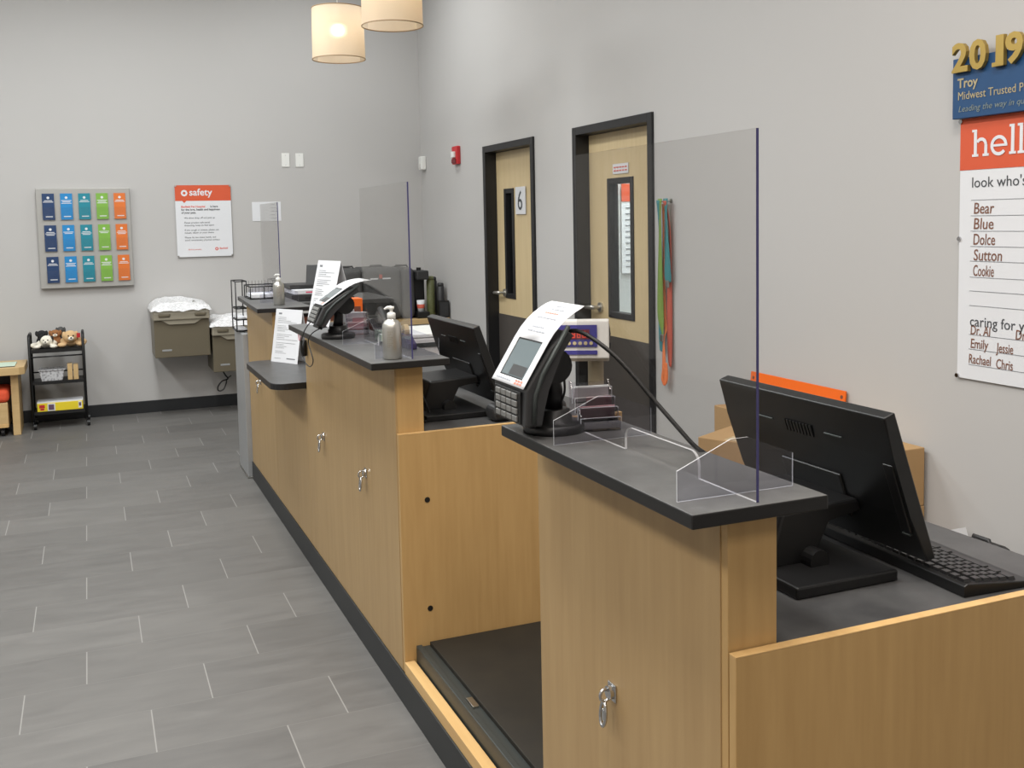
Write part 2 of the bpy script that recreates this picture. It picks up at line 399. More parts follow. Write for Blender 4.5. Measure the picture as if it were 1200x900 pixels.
def door(n, d, win, glass_lit, hy):
    root = bpy.data.objects.new('door_%d' % n, None); COL.objects.link(root); root.location = (XW, (d[0]+d[1])/2, 0); tag(root, kind='structure')
    y0, y1 = d; f = MB()
    for a, c in ((y0, y0+.05), (y1-.05, y1)): f.box(XW-.016, XW+.13, a, c, 0, DZ, bev=.002)
    f.box(XW-.016, XW+.13, y0+.05, y1-.05, DZ-.05, DZ, bev=.002)
    f.build('door_frame', 'frame', root, True)
    ly0, ly1, lx0, lx1 = y0+.053, y1-.053, XW+.078, XW+.122
    wy0, wy1, wz0, wz1 = win
    l = MB(); l.box(lx0, lx1, ly0, wy0, .01, DZ-.053); l.box(lx0, lx1, wy1, ly1, .01, DZ-.053)
    l.box(lx0, lx1, wy0, wy1, .01, wz0); l.box(lx0, lx1, wy0, wy1, wz1, DZ-.053)
    leaf = l.build('door_leaf', 'door', root, True)
    bx(lx0-.004, lx0, ly0, ly1, .012, .84).build('kick_plate', 'kick', root, True)
    t = .032; g = MB()
    g.box(lx0-.008, lx1+.008, wy0-.004, wy0+t, wz0-.004, wz1+.004, bev=.002); g.box(lx0-.008, lx1+.008, wy1-t, wy1+.004, wz0-.004, wz1+.004, bev=.002)
    g.box(lx0-.008, lx1+.008, wy0+t, wy1-t, wz0-.004, wz0+t, bev=.002); g.box(lx0-.008, lx1+.008, wy0+t, wy1-t, wz1-t, wz1+.004, bev=.002)
    wf = g.build('window_frame', 'frame', root, True)
    bx(lx0+.018, lx0+.024, wy0+t, wy1-t, wz0+t, wz1-t).build('glass_pane', 'dglass', wf, True)
    h = MB(); z = 1.01
    h.cyl(.031, -.012, 0, (lx0, hy, z), 'x'); h.cyl(.012, -.055, -.01, (lx0, hy, z), 'x')
    h.tube([(lx0-.052, hy-.005, z), (lx0-.056, hy+.03, z), (lx0-.056, hy+.09, z-.002), (lx0-.05, hy+.125, z-.006)], [.014, .014, .012, .010], 10)
    h.build('lever_handle', 'alum', root, True)
    return root
d1 = door(1, D1, (5.235, 5.545, .96, 1.808), True, 5.66)
d2 = door(2, D2, (7.035, 7.215, .975, 1.806), False, 7.235)
# number plate on door 6
s = bx(2.978, 2.984, 6.80, 6.985, 1.612, 1.815, bev=.001).build('number_plate', 'paper', d2, True)
t = MB(); t.text('6', .205, (2.9765, 6.945, 1.645), (0, -1, 0), (0, 0, 1), sx=.95); t.build('lettering', 'inkd', s, True)
s = bx(2.982, 2.985, 5.285, 5.475, 1.835, 1.895).build('room_label', 'paper', d1, True)
t = MB()
for k in range(2):
    for j in range(5): t.box(2.980, 2.982, 5.30+j*.034, 5.322+j*.034, 1.85+k*.02, 1.858+k*.02)
t.build('printed_lines', 'inkr', s, True)

# ------------------------------------------------------------------ inside exam room seen through the door glass
pt = thing('wall_poster', 'poster with orange header seen through the glass of the nearer door', 'poster', (3.60, 6.095, 1.19))
bx(3.38, 3.84, 6.088, 6.096, 1.19, 1.68).build('sheet', 'paper', pt, True)
bx(3.38, 3.84, 6.084, 6.088, 1.68, 1.80).build('header_band', 'orange', pt, True)
t = MB()
for k in range(11):
    z = 1.64-k*.04; t.box(3.41, 3.41+.26+.12*random.random(), 6.085, 6.088, z-.006, z)
t.build('printed_lines', 'ink', pt, True)
ct = thing('exam_table', 'pale exam table seen low through the glass of the nearer door', 'table', (3.6, 5.85, 0))
bx(3.30, 4.15, 5.6, 6.08, .84, .88, bev=.004).build('tabletop', 'white', ct, True)
for px in (3.34, 4.07):
    for py in (5.63, 6.02): bx(px, px+.04, py, py+.04, 0, .84).build('leg', 'steel', ct, True)
cl = MB(); vs = []; fs = []
for i in range(21):
    for j in range(13):
        x = 3.34+.6*i/20; y = 5.62+.4*j/12
        vs.append((x, y, .884+.10*math.exp(-((x-3.62)**2/.012+(y-5.85)**2/.02))+.02*noise.noise(Vector((x*14, y*14, 0)))+.02))
for i in range(20):
    for j in range(12): fs.append((i*13+j, (i+1)*13+j, (i+1)*13+j+1, i*13+j+1))
cl.raw(vs, fs, True)
o = cl.build('towel', 'cloth'); tag(o, 'pale crumpled towel on the exam table behind the nearer door', 'towel'); sm = o.modifiers.new('s', 'SOLIDIFY'); sm.thickness = .006
tb = thing('plush_toy', 'small brown plush toy behind the nearer door glass', 'toy', (3.66, 5.90, .99))
q = MB(); q.ell((3.66, 5.90, 1.03), (.05, .04, .05)); q.ell((3.66, 5.88, 1.10), (.036, .036, .036)); q.build('body', 'plushb', tb, True)
for ex in (3.635, 3.685):
    q = MB(); q.ell((ex, 5.88, 1.135), (.014, .008, .014)); q.build('ear', 'plushb', tb, True)

# ------------------------------------------------------------------ reception counter
XB = .887
ZS0, ZS1 = 1.112, 1.135     # transaction top
PF, PT = .892, .868         # end panel top, desk underside
def edge_slab(name, poly, z0, z1, top, label, cat='countertop', bev=.0025, org=None):
    m = MB(); m.prism(poly, z0, z1, 'z', bev=bev)
    o = m.build(name, [top, 'slabedge'])
    for p in o.data.polygons: p.material_index = 0 if p.normal.z > .9 else 1
    cx = sum(p[0] for p in poly)/len(poly); cy = sum(p[1] for p in poly)/len(poly)
    o.data.transform(Matrix.Translation((-cx, -cy, -z0))); o.location = (cx, cy, z0)
    return tag(o, label, cat)
# near counter
c1 = thing('counter_cabinet', 'nearest maple reception counter cabinet with a raised front and one hook', 'counter', (XB, 1.63, 0))
bx(XB, XB+.018, 1.297, 1.986, .108, 1.110, bev=.001).build('front_panel', 'wood', c1, True)
bx(XB+.002, XB+.094, 1.279, 1.297, .108, 1.110, bev=.001).build('post_panel', 'woode', c1, True)
bx(XB+.078, XB+.094, 1.299, 1.984, PF+.004, 1.108).build('riser_back', 'woode', c1, True)
bx(XB+.018, XB+.078, 1.960, 1.984, .892, 1.108).build('riser_end', 'woode', c1, True)
ep = bx(XB+.001, 1.70, 1.257, 1.275, .03, PF, bev=.001).build('end_panel', 'woode', c1, True)
bx(XB+.001, 1.70, 1.2568, 1.2755, PF, PF+.0025, bev=.0008).build('edge_band', 'band', c1, True)
bx(XB+.02, 1.62, 1.962, 1.980, .10, .866).build('side_panel', 'woode', c1, True)
bx(XB+.020, 1.60, 1.30, 1.955, .0, .10).build('plinth', 'cbase', c1, True)
edge_slab('countertop', [(.797, 1.235), (1.045, 1.235), (1.045, 1.972), (.797, 1.972)], ZS0, ZS1, 'slab', 'nearest raised slate grey countertop holding the big acrylic shield')
edge_slab('desktop', [(XB+.1, 1.280), (1.685, 1.280), (1.685, 1.978), (XB+.1, 1.978)], .868, .888, 'desk', 'nearest slate grey desktop under the large black monitor')
# middle counter
c2 = thing('counter_cabinet', 'middle maple reception counter cabinet with two hooks on its front', 'counter', (XB, 3.8, 0))
bx(XB, XB+.018, 3.096, 4.535, .108, 1.110, bev=.001).build('front_panel', 'wood', c2, True)
bx(XB+.006, XB+.094, 3.094, 3.112, .892, 1.110, bev=.001).build('post_panel', 'woode', c2, True)
bx(XB+.078, XB+.094, 3.114, 4.53, PF+.004, 1.108).build('riser_back', 'woode', c2, True)
bx(XB+.018, XB+.078, 4.505, 4.53, .892, 1.108).build('riser_end', 'woode', c2, True)
e2 = bx(XB+.001, 1.70, 3.074, 3.092, .108, PF, bev=.001).build('end_panel', 'woode', c2, True)
bx(XB+.001, 1.70, 3.0736, 3.0925, PF, PF+.0025, bev=.0008).build('edge_band', 'band', c2, True)
for z in (.672, .310):
    m = MB(); m.cyl(.009, -.002, .0, (.979, 3.074, z), 'y', 16); m.build('bolt_hole', 'slabedge', e2, True)
bx(XB+.020, 1.60, 3.12, 4.50, .0, .10).build('plinth', 'cbase', c2, True)
edge_slab('countertop', [(.797, 3.035), (1.055, 3.035), (1.055, 4.43), (.797, 4.43)], ZS0, ZS1, 'slab', 'middle raised slate grey countertop with a pump bottle at its near end')
edge_slab('desktop', [(XB+.1, 3.098), (1.685, 3.098), (1.685, 4.53), (XB+.1, 4.53)], .868, .888, 'desk', 'middle slate grey desktop under the smaller black monitor')
# far counter with the low shelf
c3 = thing('counter_cabinet', 'farthest maple reception counter cabinet beside the grey metal post', 'counter', (XB, 5.4, 0))
bx(XB, XB+.018, 4.537, 5.398, .108, .826, bev=.001).build('front_panel', 'wood', c3, True)
bx(XB, XB+.018, 5.400, 6.325, .108, 1.110, bev=.001).build('front_panel', 'wood', c3, True)
bx(XB+.006, XB+.16, 5.398, 5.416, .862, 1.110, bev=.001).build('post_panel', 'woode', c3, True)
bx(XB+.02, 1.6, 6.305, 6.323, .10, .86).build('side_panel', 'woode', c3, True)
bx(XB+.144, XB+.16, 5.418, 6.30, .892, 1.108).build('riser_back', 'woode', c3, True)
bx(XB+.020, 1.60, 4.54, 6.30, .0, .10).build('plinth', 'cbase', c3, True)
edge_slab('countertop', [(.805, 5.36), (1.095, 5.36), (1.095, 6.32), (.87, 6.42), (.845, 6.40)], ZS0, ZS1, 'slab', 'farthest raised slate grey countertop carrying the wire tray')
def rounded(x0, x1, y0, y1, r):
    pts = []
    for k in range(7): a = PI+PI/2*k/6; pts.append((x0+r+r*math.cos(a), y0+r+r*math.sin(a)))
    pts += [(x1, y0), (x1, y1)]
    for k in range(7): a = PI/2+PI/2*k/6; pts.append((x0+r+r*math.cos(a), y1-r+r*math.sin(a)))
    return pts
edge_slab('countertop', rounded(.735, 1.48, 4.538, 5.396, .07), .829, .858, 'desk', 'low slate grey shelf with rounded corners holding a folded paper sign')
# rubber toe kick along the whole run and the maple sill of the scale bay
m = MB(); m.box(XB-.006, XB, 1.275, 6.325, 0, .108, bev=.001); tag(m.build('trim_1', 'cbase'), kind='structure')
m = MB(); m.box(XB, XB+.034, 1.99, 3.072, .0, .145, bev=.001)
o = m.build('trim_2', 'band'); tag(o, kind='structure')
# walk-on scale
sc = thing('floor_scale', 'dark walk on floor scale in the bay between the nearest and middle counters', 'scale', (1.2, 2.53, 0))
m = MB(); m.box(.926, .945, 2.0, 3.068, .1, .196, bev=.002); m.box(.945, .972, 2.0, 3.068, .178, .190, bev=.002); m.box(.95, 1.66, 2.0, 3.068, .02, .176)
m.build('platform', 'ral', sc, True)
m = MB(); m.box(.972, 1.66, 2.002, 3.066, .178, .202, bev=.002); m.build('rubber_mat', 'rubber', sc, True)
m = MB(); m.box(.947, .966, 2.60, 2.66, .190, .196, bev=.001); m.build('latch', 'steel', sc, True)
m = MB(); m.tube([(1.545, 2.97, .2), (1.545, 2.97, .98)], .019, 14); m.cyl(.026, .93, 1.125, (1.545, 2.97, 0)); m.build('column', 'beige', sc, True)
m = MB(); m.box(1.50, 1.59, 2.93, 3.02, .2, .212, bev=.002); m.build('column_foot', 'beige', sc, True)
dm = Matrix.Translation((1.468, 2.95, 1.175)) @ Matrix.Rotation(-math.radians(28), 4, 'Z') @ Matrix.Rotation(-math.radians(10), 4, 'X') @ Matrix.Scale(.96, 4)
m = MB(); m.mx = dm; m.prism([(-.035, -.065), (.04, -.072), (.04, .07), (-.02, .07), (-.035, .062)], -.108, .108, 'x', bev=.004)
hd = m.build('display_housing', 'offwhite', sc, True)
m = MB(); m.mx = dm; m.box(-.095, .068, -.0405, -.0350, -.026, .048); m.box(-.095, .068, -.0405, -.0350, -.052, -.038); m.build('display_panel', 'purple', hd, True)
m = MB(); m.mx = dm; m.box(-.080, .042, -.0425, -.0400, .000, .032); m.build('readout_window', 'ledbg', hd, True)
m = MB(); m.mx = dm
for k in range(6):
    x = -.072+k*.018
    for a in ((0, .012, .024, .027), (0, .012, .014, .017), (0, .012, .004, .007), (0, .003, .004, .027), (.009, .012, .004, .027)): m.box(x+a[0], x+a[1], -.0435, -.0422, a[2], a[3])
m.build('readout_digits', 'led', hd, True)
for k in range(8):
    m = MB(); m.mx = dm; m.cyl(.0062, -.0445, -.0400, (-.082+k*.0185, 0, -.014), 'y', 14); m.build('button', 'lred' if k == 0 else plain('key_%d' % k, rgb(196, 196, 120), .5) if k == 1 else 'tan', hd, True)
m = MB(); m.tube([(1.575, 2.99, 1.20), (1.61, 3.0, 1.215), (1.615, 3.0, 1.18), (1.60, 2.99, 1.165)], .004, 8); m.tube([(1.575, 2.99, 1.16), (1.605, 2.98, 1.15), (1.60, 2.98, 1.12), (1.575, 2.985, 1.115)], .005, 8)
m.build('cable', 'black', hd, True)

# leash hooks
def hook():
    r = thing('leash_hook', '', 'hook')
    m = MB(); m.box(-.004, 0, -.015, .015, -.017, .017, bev=.0015); m.cyl(.013, -.012, -.003, (0, 0, 0), 'x', 20); m.build('mounting_plate', 'chrome', r)
    m = MB(); pts = [(-.018+.010*math.cos(a), 0.0, -.004+.012*math.sin(a)) for a in [2*PI*k/14 for k in range(14)]]; m.tube(pts, .0032, 8, close=True); m.build('ring', 'chrome', r)
    m = MB(); pts = []
    for k in range(17):
        a = 2*PI*k/17; pts.append((-.022+.002*math.sin(a), .0105*math.cos(a), -.040+.023*math.sin(a)))
    m.tube(pts, .0036, 8, close=True); m.box(-.025, -.019, -.009, .0015, -.052, -.028, bev=.002); m.build('snap_clip', 'chrome', r)
    return r
h0 = hook(); h0.location = (XB, 1.652, .668)
G = 'leash hooks on the counter front'
tag(h0, 'chrome leash hook on the nearest counter front', 'hook', G)
dup(h0, (XB, 3.50, .675), 0, 'chrome leash hook on the middle counter, the one nearer the scale bay', G)
dup(h0, (XB, 4.195, .675), 0, 'chrome leash hook on the middle counter, the one under its far end', G)
dup(h0, (XB, 5.87, .672), 0, 'chrome leash hook on the far counter left of the low shelf', G)
# grey post
gp = thing('metal_post', 'tall grey metal cabinet end at the far end of the counter run', 'post', (.875, 6.52, 0))
m = MB(); m.box(.856, .902, 6.332, 6.70, .012, .905, bev=.003); m.build('body', 'post', gp, True)
m = MB(); m.box(.852, .905, 6.328, 6.704, 0, .012, bev=.002); m.build('foot', 'steel', gp, True)

# ------------------------------------------------------------------ acrylic shields
def shield():
    r = thing('acrylic_shield', '', 'shield')
    W, H = .60, .562
    poly = [(0, 0), (.158, 0), (.158, .022)]
    for k in range(5): a = PI-PI/2*k/4; poly.append((.158+.022+.022*math.cos(a), .022+.022*math.sin(a)))
    for k in range(5): a = PI/2-PI/2*k/4; poly.append((.405-.022+.022*math.cos(a), .022+.022*math.sin(a)))
    poly += [(.405, 0), (W, 0), (W, H), (0, H)]
    m = MB(); m.prism(poly, -.0025, .0025, 'x')
    o = m.build('sheet', ['acrylic', 'shieldedge', 'clearedge'], r)
    for p in o.data.polygons:
        if abs(p.normal.x) > .5: p.material_index = 0
        elif p.normal.y < -.5 and p.area > .002: p.material_index = 1
        else: p.material_index = 2 if p.center.z < .1 else 0
    for y in (.055, .495):
        m = MB(); m.prism([(-.108, 0), (.108, 0), (.108, .054), (.022, .088), (-.010, .088), (-.108, .048)], y-.0013, y+.0013, 'y')
        o = m.build('foot', ['acrylic2', 'clearedge'], r)
        for p in o.data.polygons: p.material_index = 0 if abs(p.normal.y) > .5 or p.normal.z < -.5 and False else 1
    return r
G = 'acrylic sneeze shields on the counters'
s1 = shield(); s1.location = (.921, 1.247, ZS1+.0005); tag(s1, 'large clear acrylic sneeze shield on the nearest countertop', 'shield', G)
dup(s1, (.942, 3.072, ZS1+.0005), 0, 'clear acrylic sneeze shield on the middle countertop behind the pump bottle', G)
dup(s1, (.990, 5.70, ZS1+.0005), 0, 'clear acrylic sneeze shield on the farthest countertop', G)

# ------------------------------------------------------------------ card terminals
def terminal(tilt, name_label, loc, dx=0, dz=0):
    r = thing('card_terminal', name_label, 'card terminal', loc, 0, 'card terminals')
    # base
    m = MB(); m.lathe([(0, 0), (.062, 0), (.064, .004), (.064, .016), (.058, .020), (.040, .022), (.038, .034), (.034, .036), (.034, .046), (.026, .048), (0, .048)]); m.build('base', 'black', r)
    m = MB(); m.tube([(.0, 0, .045), (.004, 0, .085), (-.008, 0, .125)], [.02, .017, .02], 14); m.build('neck', 'black', r)
    piv = Vector((-.015, 0, .13))
    R = Matrix.Translation(piv+Vector((dx, 0, dz))) @ Matrix.Rotation(tilt, 4, 'Y') @ Matrix.Translation(-piv)
    hw = .084
    # head profile in x,z (bent: steeper key block below, sloping screen above)
    fr = [(-.100, .030), (-.096, .104), (-.041, .186), (-.006, .216)]
    bk = [(.010, .206), (-.020, .165), (-.052, .100), (-.062, .030)]
    m = MB(); m.mx = R; m.prism(fr+bk, -hw, hw, 'y', bev=.004); hd = m.build('housing', 'black2', r)
    for s in (-1, 1):
        m = MB(); m.mx = R
        y = s*(hw+.002)
        m.tube([(-.004, y, .225), (-.062, y, .132), (-.078, y, .092), (-.082, y, .036)], .005, 8)
        m.build('side_trim', 'ral', hd)
    # screen lies on the sloping part
    A = Vector((-.0945, 0, .106)); B = Vector((-.036, 0, .198)); d = (B-A).normalized(); nrm = Vector((-d.z, 0, d.x))
    F = Matrix((Vector((0, -1, 0)), d, nrm)).transposed().to_4x4(); F.translation = A
    # local frame: x = towards near end (-y), y = up the slope, z = outward
    m = MB(); m.mx = R @ F; m.box(-.062, .062, .010, .105, .0005, .0045, bev=.001); sb = m.build('screen_bezel', 'black', hd)
    m = MB(); m.mx = R @ F; m.box(-.056, .056, .015, .095, .0046, .0056); m.build('screen', 'screen', sb)
    m = MB(); m.mx = R @ F; m.box(-.020, .050, .017, .040, .0057, .0060); m.build('screen_prompt', 'black2', sb)
    # paper overlay: printed sheet with a cut-out, running up and bending back
    def pp(u, v):       # v along path
        if v <= .10: p = A+d*v; nn = nrm
        else:
            th = min((v-.10)/.15, 1)*math.radians(38); L = v-.10
            base = A+d*.10; dd = Vector((d.x*math.cos(th)-(-d.z)*math.sin(th)*1, 0, d.z*math.cos(th)-d.x*math.sin(th)))
            # integrate a gentle bend
            steps = 8; p = base.copy()
            for i in range(steps):
                t = (i+.5)/steps*L; a = min(t/.15, 1)*math.radians(52)
                p = p+Vector((d.x*math.cos(a)+d.z*math.sin(a), 0, d.z*math.cos(a)-d.x*math.sin(a)))*(L/steps)
            a = min(L/.15, 1)*math.radians(52)
            nn = Vector((-(d.z*math.cos(a)-d.x*math.sin(a)), 0, d.x*math.cos(a)+d.z*math.sin(a)))
        q = p+nn*.0065; return Vector((q.x, -u, q.z))
    us = [-.082, -.066, -.058, 0, .058, .066, .082]; vsn = [-.004, .004, .012, .03, .06, .098, .12, .14, .16, .18, .195, .205]
    vs = []; fs = []
    for v in vsn:
        for u in us:
            uu = u
            if v > .2: uu = u*.93
            vs.append(pp(uu, v))
    n = len(us)
    for i in range(len(vsn)-1):
        for j in range(n-1):
            if vsn[i] >= .012 and vsn[i+1] <= .098 and us[j] >= -.058 and us[j+1] <= .058: continue
            fs.append((i*n+j, i*n+j+1, (i+1)*n+j+1, (i+1)*n+j))
    m = MB(); m.mx = R; m.raw(vs, fs, True, recalc=False); o = m.build('paper_overlay', 'paper', r)
    sd = o.modifiers.new('s', 'SOLIDIFY'); sd.thickness = .0006; sd.offset = 0
    # text lines on the overlay
    m = MB(); m.mx = R
    for k, (v, u0, u1, mi) in enumerate([(.116, -.04, .045, 0), (.126, -.03, .03, 0), (.150, -.045, .05, 0), (.164, -.03, .035, 1), (.176, -.03, .04, 0), (.187, -.02, .03, 0)]):
        m.mi = mi; N = 6
        for i in range(N):
            ua, ub = u0+(u1-u0)*i/N, u0+(u1-u0)*(i+.75)/N; a, b2, c, e = pp(ua, v), pp(ub, v), pp(ub, v+.0032), pp(ua, v+.0032)
            off = Vector((-.0009, 0, .0009)); m.raw([a+off, b2+off, c+off, e+off], [(0, 1, 2, 3)], recalc=False)
    m.mi = 0
    for i in range(7):
        ua, ub = -.065+i*.011, -.056+i*.011; a, b2, c, e = pp(ua, .003), pp(ub, .003), pp(ub, .0065), pp(ua, .0065); off = Vector((-.0009, 0, .0009)); m.raw([a+off, b2+off, c+off, e+off], [(0, 1, 2, 3)], recalc=False)
    m.mi = 1
    for i in range(3):
        for k2 in range(2):
            ua, ub = .030+i*.013, .040+i*.013; v = .000+k2*.006; a, b2, c, e = pp(ua, v), pp(ub, v), pp(ub, v+.004), pp(ua, v+.004); off = Vector((-.0009, 0, .0009)); m.raw([a+off, b2+off, c+off, e+off], [(0, 1, 2, 3)], recalc=False)
    m.build('printed_lines', ['faint', 'faintr'], o)
    # key block on the steep part
    m = MB(); m.mx = R; m.box(-.1025, -.0975, -.066, .066, .034, .098, bev=.001); m.build('key_recess', 'black', hd)
    for a in range(4):
        for b2 in range(4):
            m = MB(); m.mx = R
            y = .042-b2*.028; z = .043+a*.0150
            m.box(-.1065, -.1020, y-.0115, y+.0115, z-.0056, z+.0056, bev=.0015); m.build('key', 'silverkey', hd)
    # card slot and swivel
    m = MB(); m.mx = R; m.box(-.078, -.062, -.05, .05, .020, .031, bev=.002); m.build('card_slot', 'black', hd)
    m = MB(); m.mx = R; m.cyl(.035, -.045, .045, (-.012, 0, .14), 'y', 20); m.build('swivel', 'black', hd)
    return r
t1 = terminal(0, 'black card terminal facing outward on the nearest countertop with a curled paper sheet', (.872, 1.868, ZS1))
t2 = terminal(math.radians(24), 'black card terminal tipped far back on the middle countertop', (.872, 3.80, ZS1), .030, -.010)
# cables
def cable(name, pts, r, label, mat='black', cat='cable', sm=6):
    # Catmull-Rom smoothing
    P = [Vector(p) for p in pts]; Q = []
    for i in range(len(P)-1):
        a, b, c, d = P[max(i-1, 0)], P[i], P[i+1], P[min(i+2, len(P)-1)]
        for k in range(sm):
            t = k/sm; Q.append(.5*((2*b)+(-a+c)*t+(2*a-5*b+4*c-d)*t*t+(-a+3*b-3*c+d)*t**3))
    Q.append(P[-1]); c0 = Q[0].copy(); m = MB(); m.tube([q-c0 for q in Q], r, 8); o = m.build(name, mat); o.location = c0
    return tag(o, label, cat)
cable('cable', [(.875, 1.835, 1.340), (.90, 1.79, 1.345), (.94, 1.72, 1.30), (.985, 1.64, 1.215), (1.02, 1.58, 1.15), (1.06, 1.56, 1.10), (1.10, 1.56, .93), (1.12, 1.6, .892)], .0045, 'thick black cable running down from the back of the nearest card terminal')
cable('cable', [(.865, 1.86, 1.285), (.885, 1.85, 1.26), (.89, 1.85, 1.22), (.885, 1.86, 1.193)], .0025, 'thin black cable looping behind the nearest card terminal')
cable('hanging_cord', [(.815, 3.86, 1.205), (.79, 3.93, 1.185), (.785, 4.058, 1.121), (.785, 4.089, 1.044), (.787, 4.025, 1.017), (.788, 3.942, 1.012), (.788, 3.88, 1.045), (.786, 3.95, 1.107), (.786, 3.887, 1.145), (.80, 3.82, 1.17), (.83, 3.80, 1.18)], .0022, 'thin black cord hanging in a loop over the middle counter edge', cat='cord')
st = thing('stylus', 'dark stylus hanging from the far end of the middle countertop', 'stylus', (.862, 4.49, .985))
m = MB(); m.tube([(.872, 4.49, .985), (.872, 4.49, 1.055)], .014, 10); m.build('holder', 'black', st, True)
m = MB(); m.tube([(.855, 4.49+.022*math.cos(a), 1.075+.020*math.sin(a)) for a in [2*PI*k/14 for k in range(14)]], .003, 6, close=True); m.build('ring', 'pink', st, True)

# tiered acrylic card holders
def cardholder(loc, rz, label):
    r = thing('card_holder', label, 'card holder', loc, rz, 'tiered acrylic card holders')
    for k in range(4):
        x0 = -.03*k; h = .075+.022*(3-k) if False else .050+.024*k
        # tiers climb toward +x side
    m = MB()
    for k in range(4):
        d = .020*k; z = .030*k
        m.box(d, d+.0025, -.05, .05, z*.9, z+.045); m.box(d, d+.018, -.05, .05, z*.9, z*.9+.0025)
    for s in (-.05, .0475):
        m.prism([(0, 0), (.085, 0), (.092, .155), (.080, .155), (.062, .120), (.058, .132), (.042, .090), (.038, .102), (.022, .060), (.018, .072), (0, .045)], s, s+.0025, 'y')
    m.box(.0825, .085, -.05, .05, 0, .15)
    m.build('holder', 'acrylicp', r)
    m = MB()
    for k in range(4):
        for s in (-.0515, .0500): m.box(.020*k-.001, .020*k+.003, s, s+.0015, .030*k*.9, .030*k+.045)
        m.box(.020*k-.0005, .020*k+.003, -.05, .05, .030*k+.045, .030*k+.0465)
    m.build('holder_edges', 'clearedge', r)
    r.scale = (1, .85, .60)
    for k in range(1, 4):
        m = MB(); m.box(.020*k+.004, .020*k+.0075, -.044, .044 if k != 2 else .02, .030*k*.9+.004, .030*k+.046+.004*(k % 2)); m.build('card', 'pink' if k != 3 else 'paper', r)
    return r
cardholder((.955, 1.815, ZS1+.0005), math.radians(80), 'clear tiered card holder with pink cards beside the nearest card terminal')
cardholder((.965, 3.86, ZS1+.0005), math.radians(80), 'clear tiered card holder with pink cards beside the tipped back card terminal')

# pump bottles
def bottle():
    r = thing('pump_bottle', '', 'bottle')
    m = MB(); m.lathe([(0, 0), (.028, 0), (.0305, .003), (.0305, .100), (.029, .112), (.022, .122), (.013, .127), (.013, .131), (0, .131)]); m.build('body', 'alum', r)
    m = MB(); m.lathe([(0, .128), (.0135, .128), (.0135, .146), (.010, .149), (.005, .150), (.005, .158), (.0095, .160), (.0095, .168), (0, .169)], n=20)
    m.tube([(0, 0, .165), (-.014, -.002, .165), (-.024, -.004, .161)], [.006, .005, .003], 8); m.build('pump', 'white', r)
    m = MB()
    for k in range(9):
        for j in range(2+(k*7) % 3):
            a = -2.3+j*.16; rr = .0308; z = .040+k*.006
            m.box(-.0012, .0012, -.0003, .0003, 0, .0022, mtx=Matrix.Translation((rr*math.cos(a), rr*math.sin(a), z)) @ Matrix.Rotation(a+PI/2, 4, 'Z'))
    m.build('printed_lines', 'beige', r)
    return r
b1 = bottle(); b1.location = (.888, 3.112, ZS1+.0004); tag(b1, 'brushed metal pump bottle on the near end of the middle countertop', 'bottle', 'metal pump bottles')
dup(b1, (.955, 5.56, ZS1+.0004), .2, 'brushed metal pump bottle on the farthest countertop', 'metal pump bottles')

# ------------------------------------------------------------------ monitors, keyboards
def monitor():
    r = thing('monitor', '', 'monitor')
    # origin: desk level under near top corner region; local: back faces -x, width along y 0.51
    m = MB(); m.box(-.165, .065, -.225, .16, .0, .022, bev=.004); m.build('base', 'black', r)
    m = MB(); m.prism([(-.150, .018), (-.045, .018), (-.012, .100), (.074, .102), (.064, .130), (-.115, .122)], -.120, .100, 'y', bev=.006); m.build('stand_arm', 'black', r)
    m = MB(); m.lathe([(0, -.150), (.022, -.150), (.022, .110), (0, .110)], (-.052, 0, .030), 'y', 18, False); m.build('hinge', 'black', r)
    a = math.atan2(.10, .28)
    R = Matrix.Translation((0, 0, .316)) @ Matrix.Rotation(-a, 4, 'Y')     # local z down the screen from the top edge
    H = .298
    m = MB(); m.mx = R
    m.prism([(0.0, 0), (.026, 0), (.026, -H), (.006, -H), (-.004, -.20), (-.004, -.08)], -.255, .255, 'y', bev=.003); hd = m.build('housing', 'monback', r)
    m = MB(); m.mx = R; m.box(.0262, .0275, -.245, .245, -H+.018, -.012); m.build('screen', 'screend', hd)
    m = MB(); m.mx = R; m.box(-.009, -.002, -.09, .09, -.245, -.150, bev=.003); m.build('mount_cover', 'black', hd)
    m = MB(); m.mx = R
    for y in (-.125, .085): m.box(-.006, -.002, y, y+.05, -.066, -.062, bev=.001)
    m.build('vent_lip', 'ral', hd)
    m = MB(); m.mx = R
    for k in range(9): m.box(-.0062, -.0042, -.04+k*.010, -.034+k*.010, -.080, -.055)
    m.build('vent_slots', 'monback', hd)
    m = MB(); m.mx = R; m.box(-.0065, .004, -.246, -.222, -.235, -.095, bev=.002); rc = m.build('port_recess', 'black', hd)
    m = MB(); m.mx = R; m.box(-.0075, .003, -.244, -.224, -.2395, -.2365); m.build('recess_lip', 'ral', rc)
    return r
mo = monitor(); mo.location = (1.295, 1.641, .8885); tag(mo, 'large black touch monitor seen from behind on the nearest desk', 'monitor', 'black monitors')
mo2 = dup(mo, (1.205, 3.473, .8885), 0, 'black touch monitor seen from behind on the middle desk', 'black monitors')
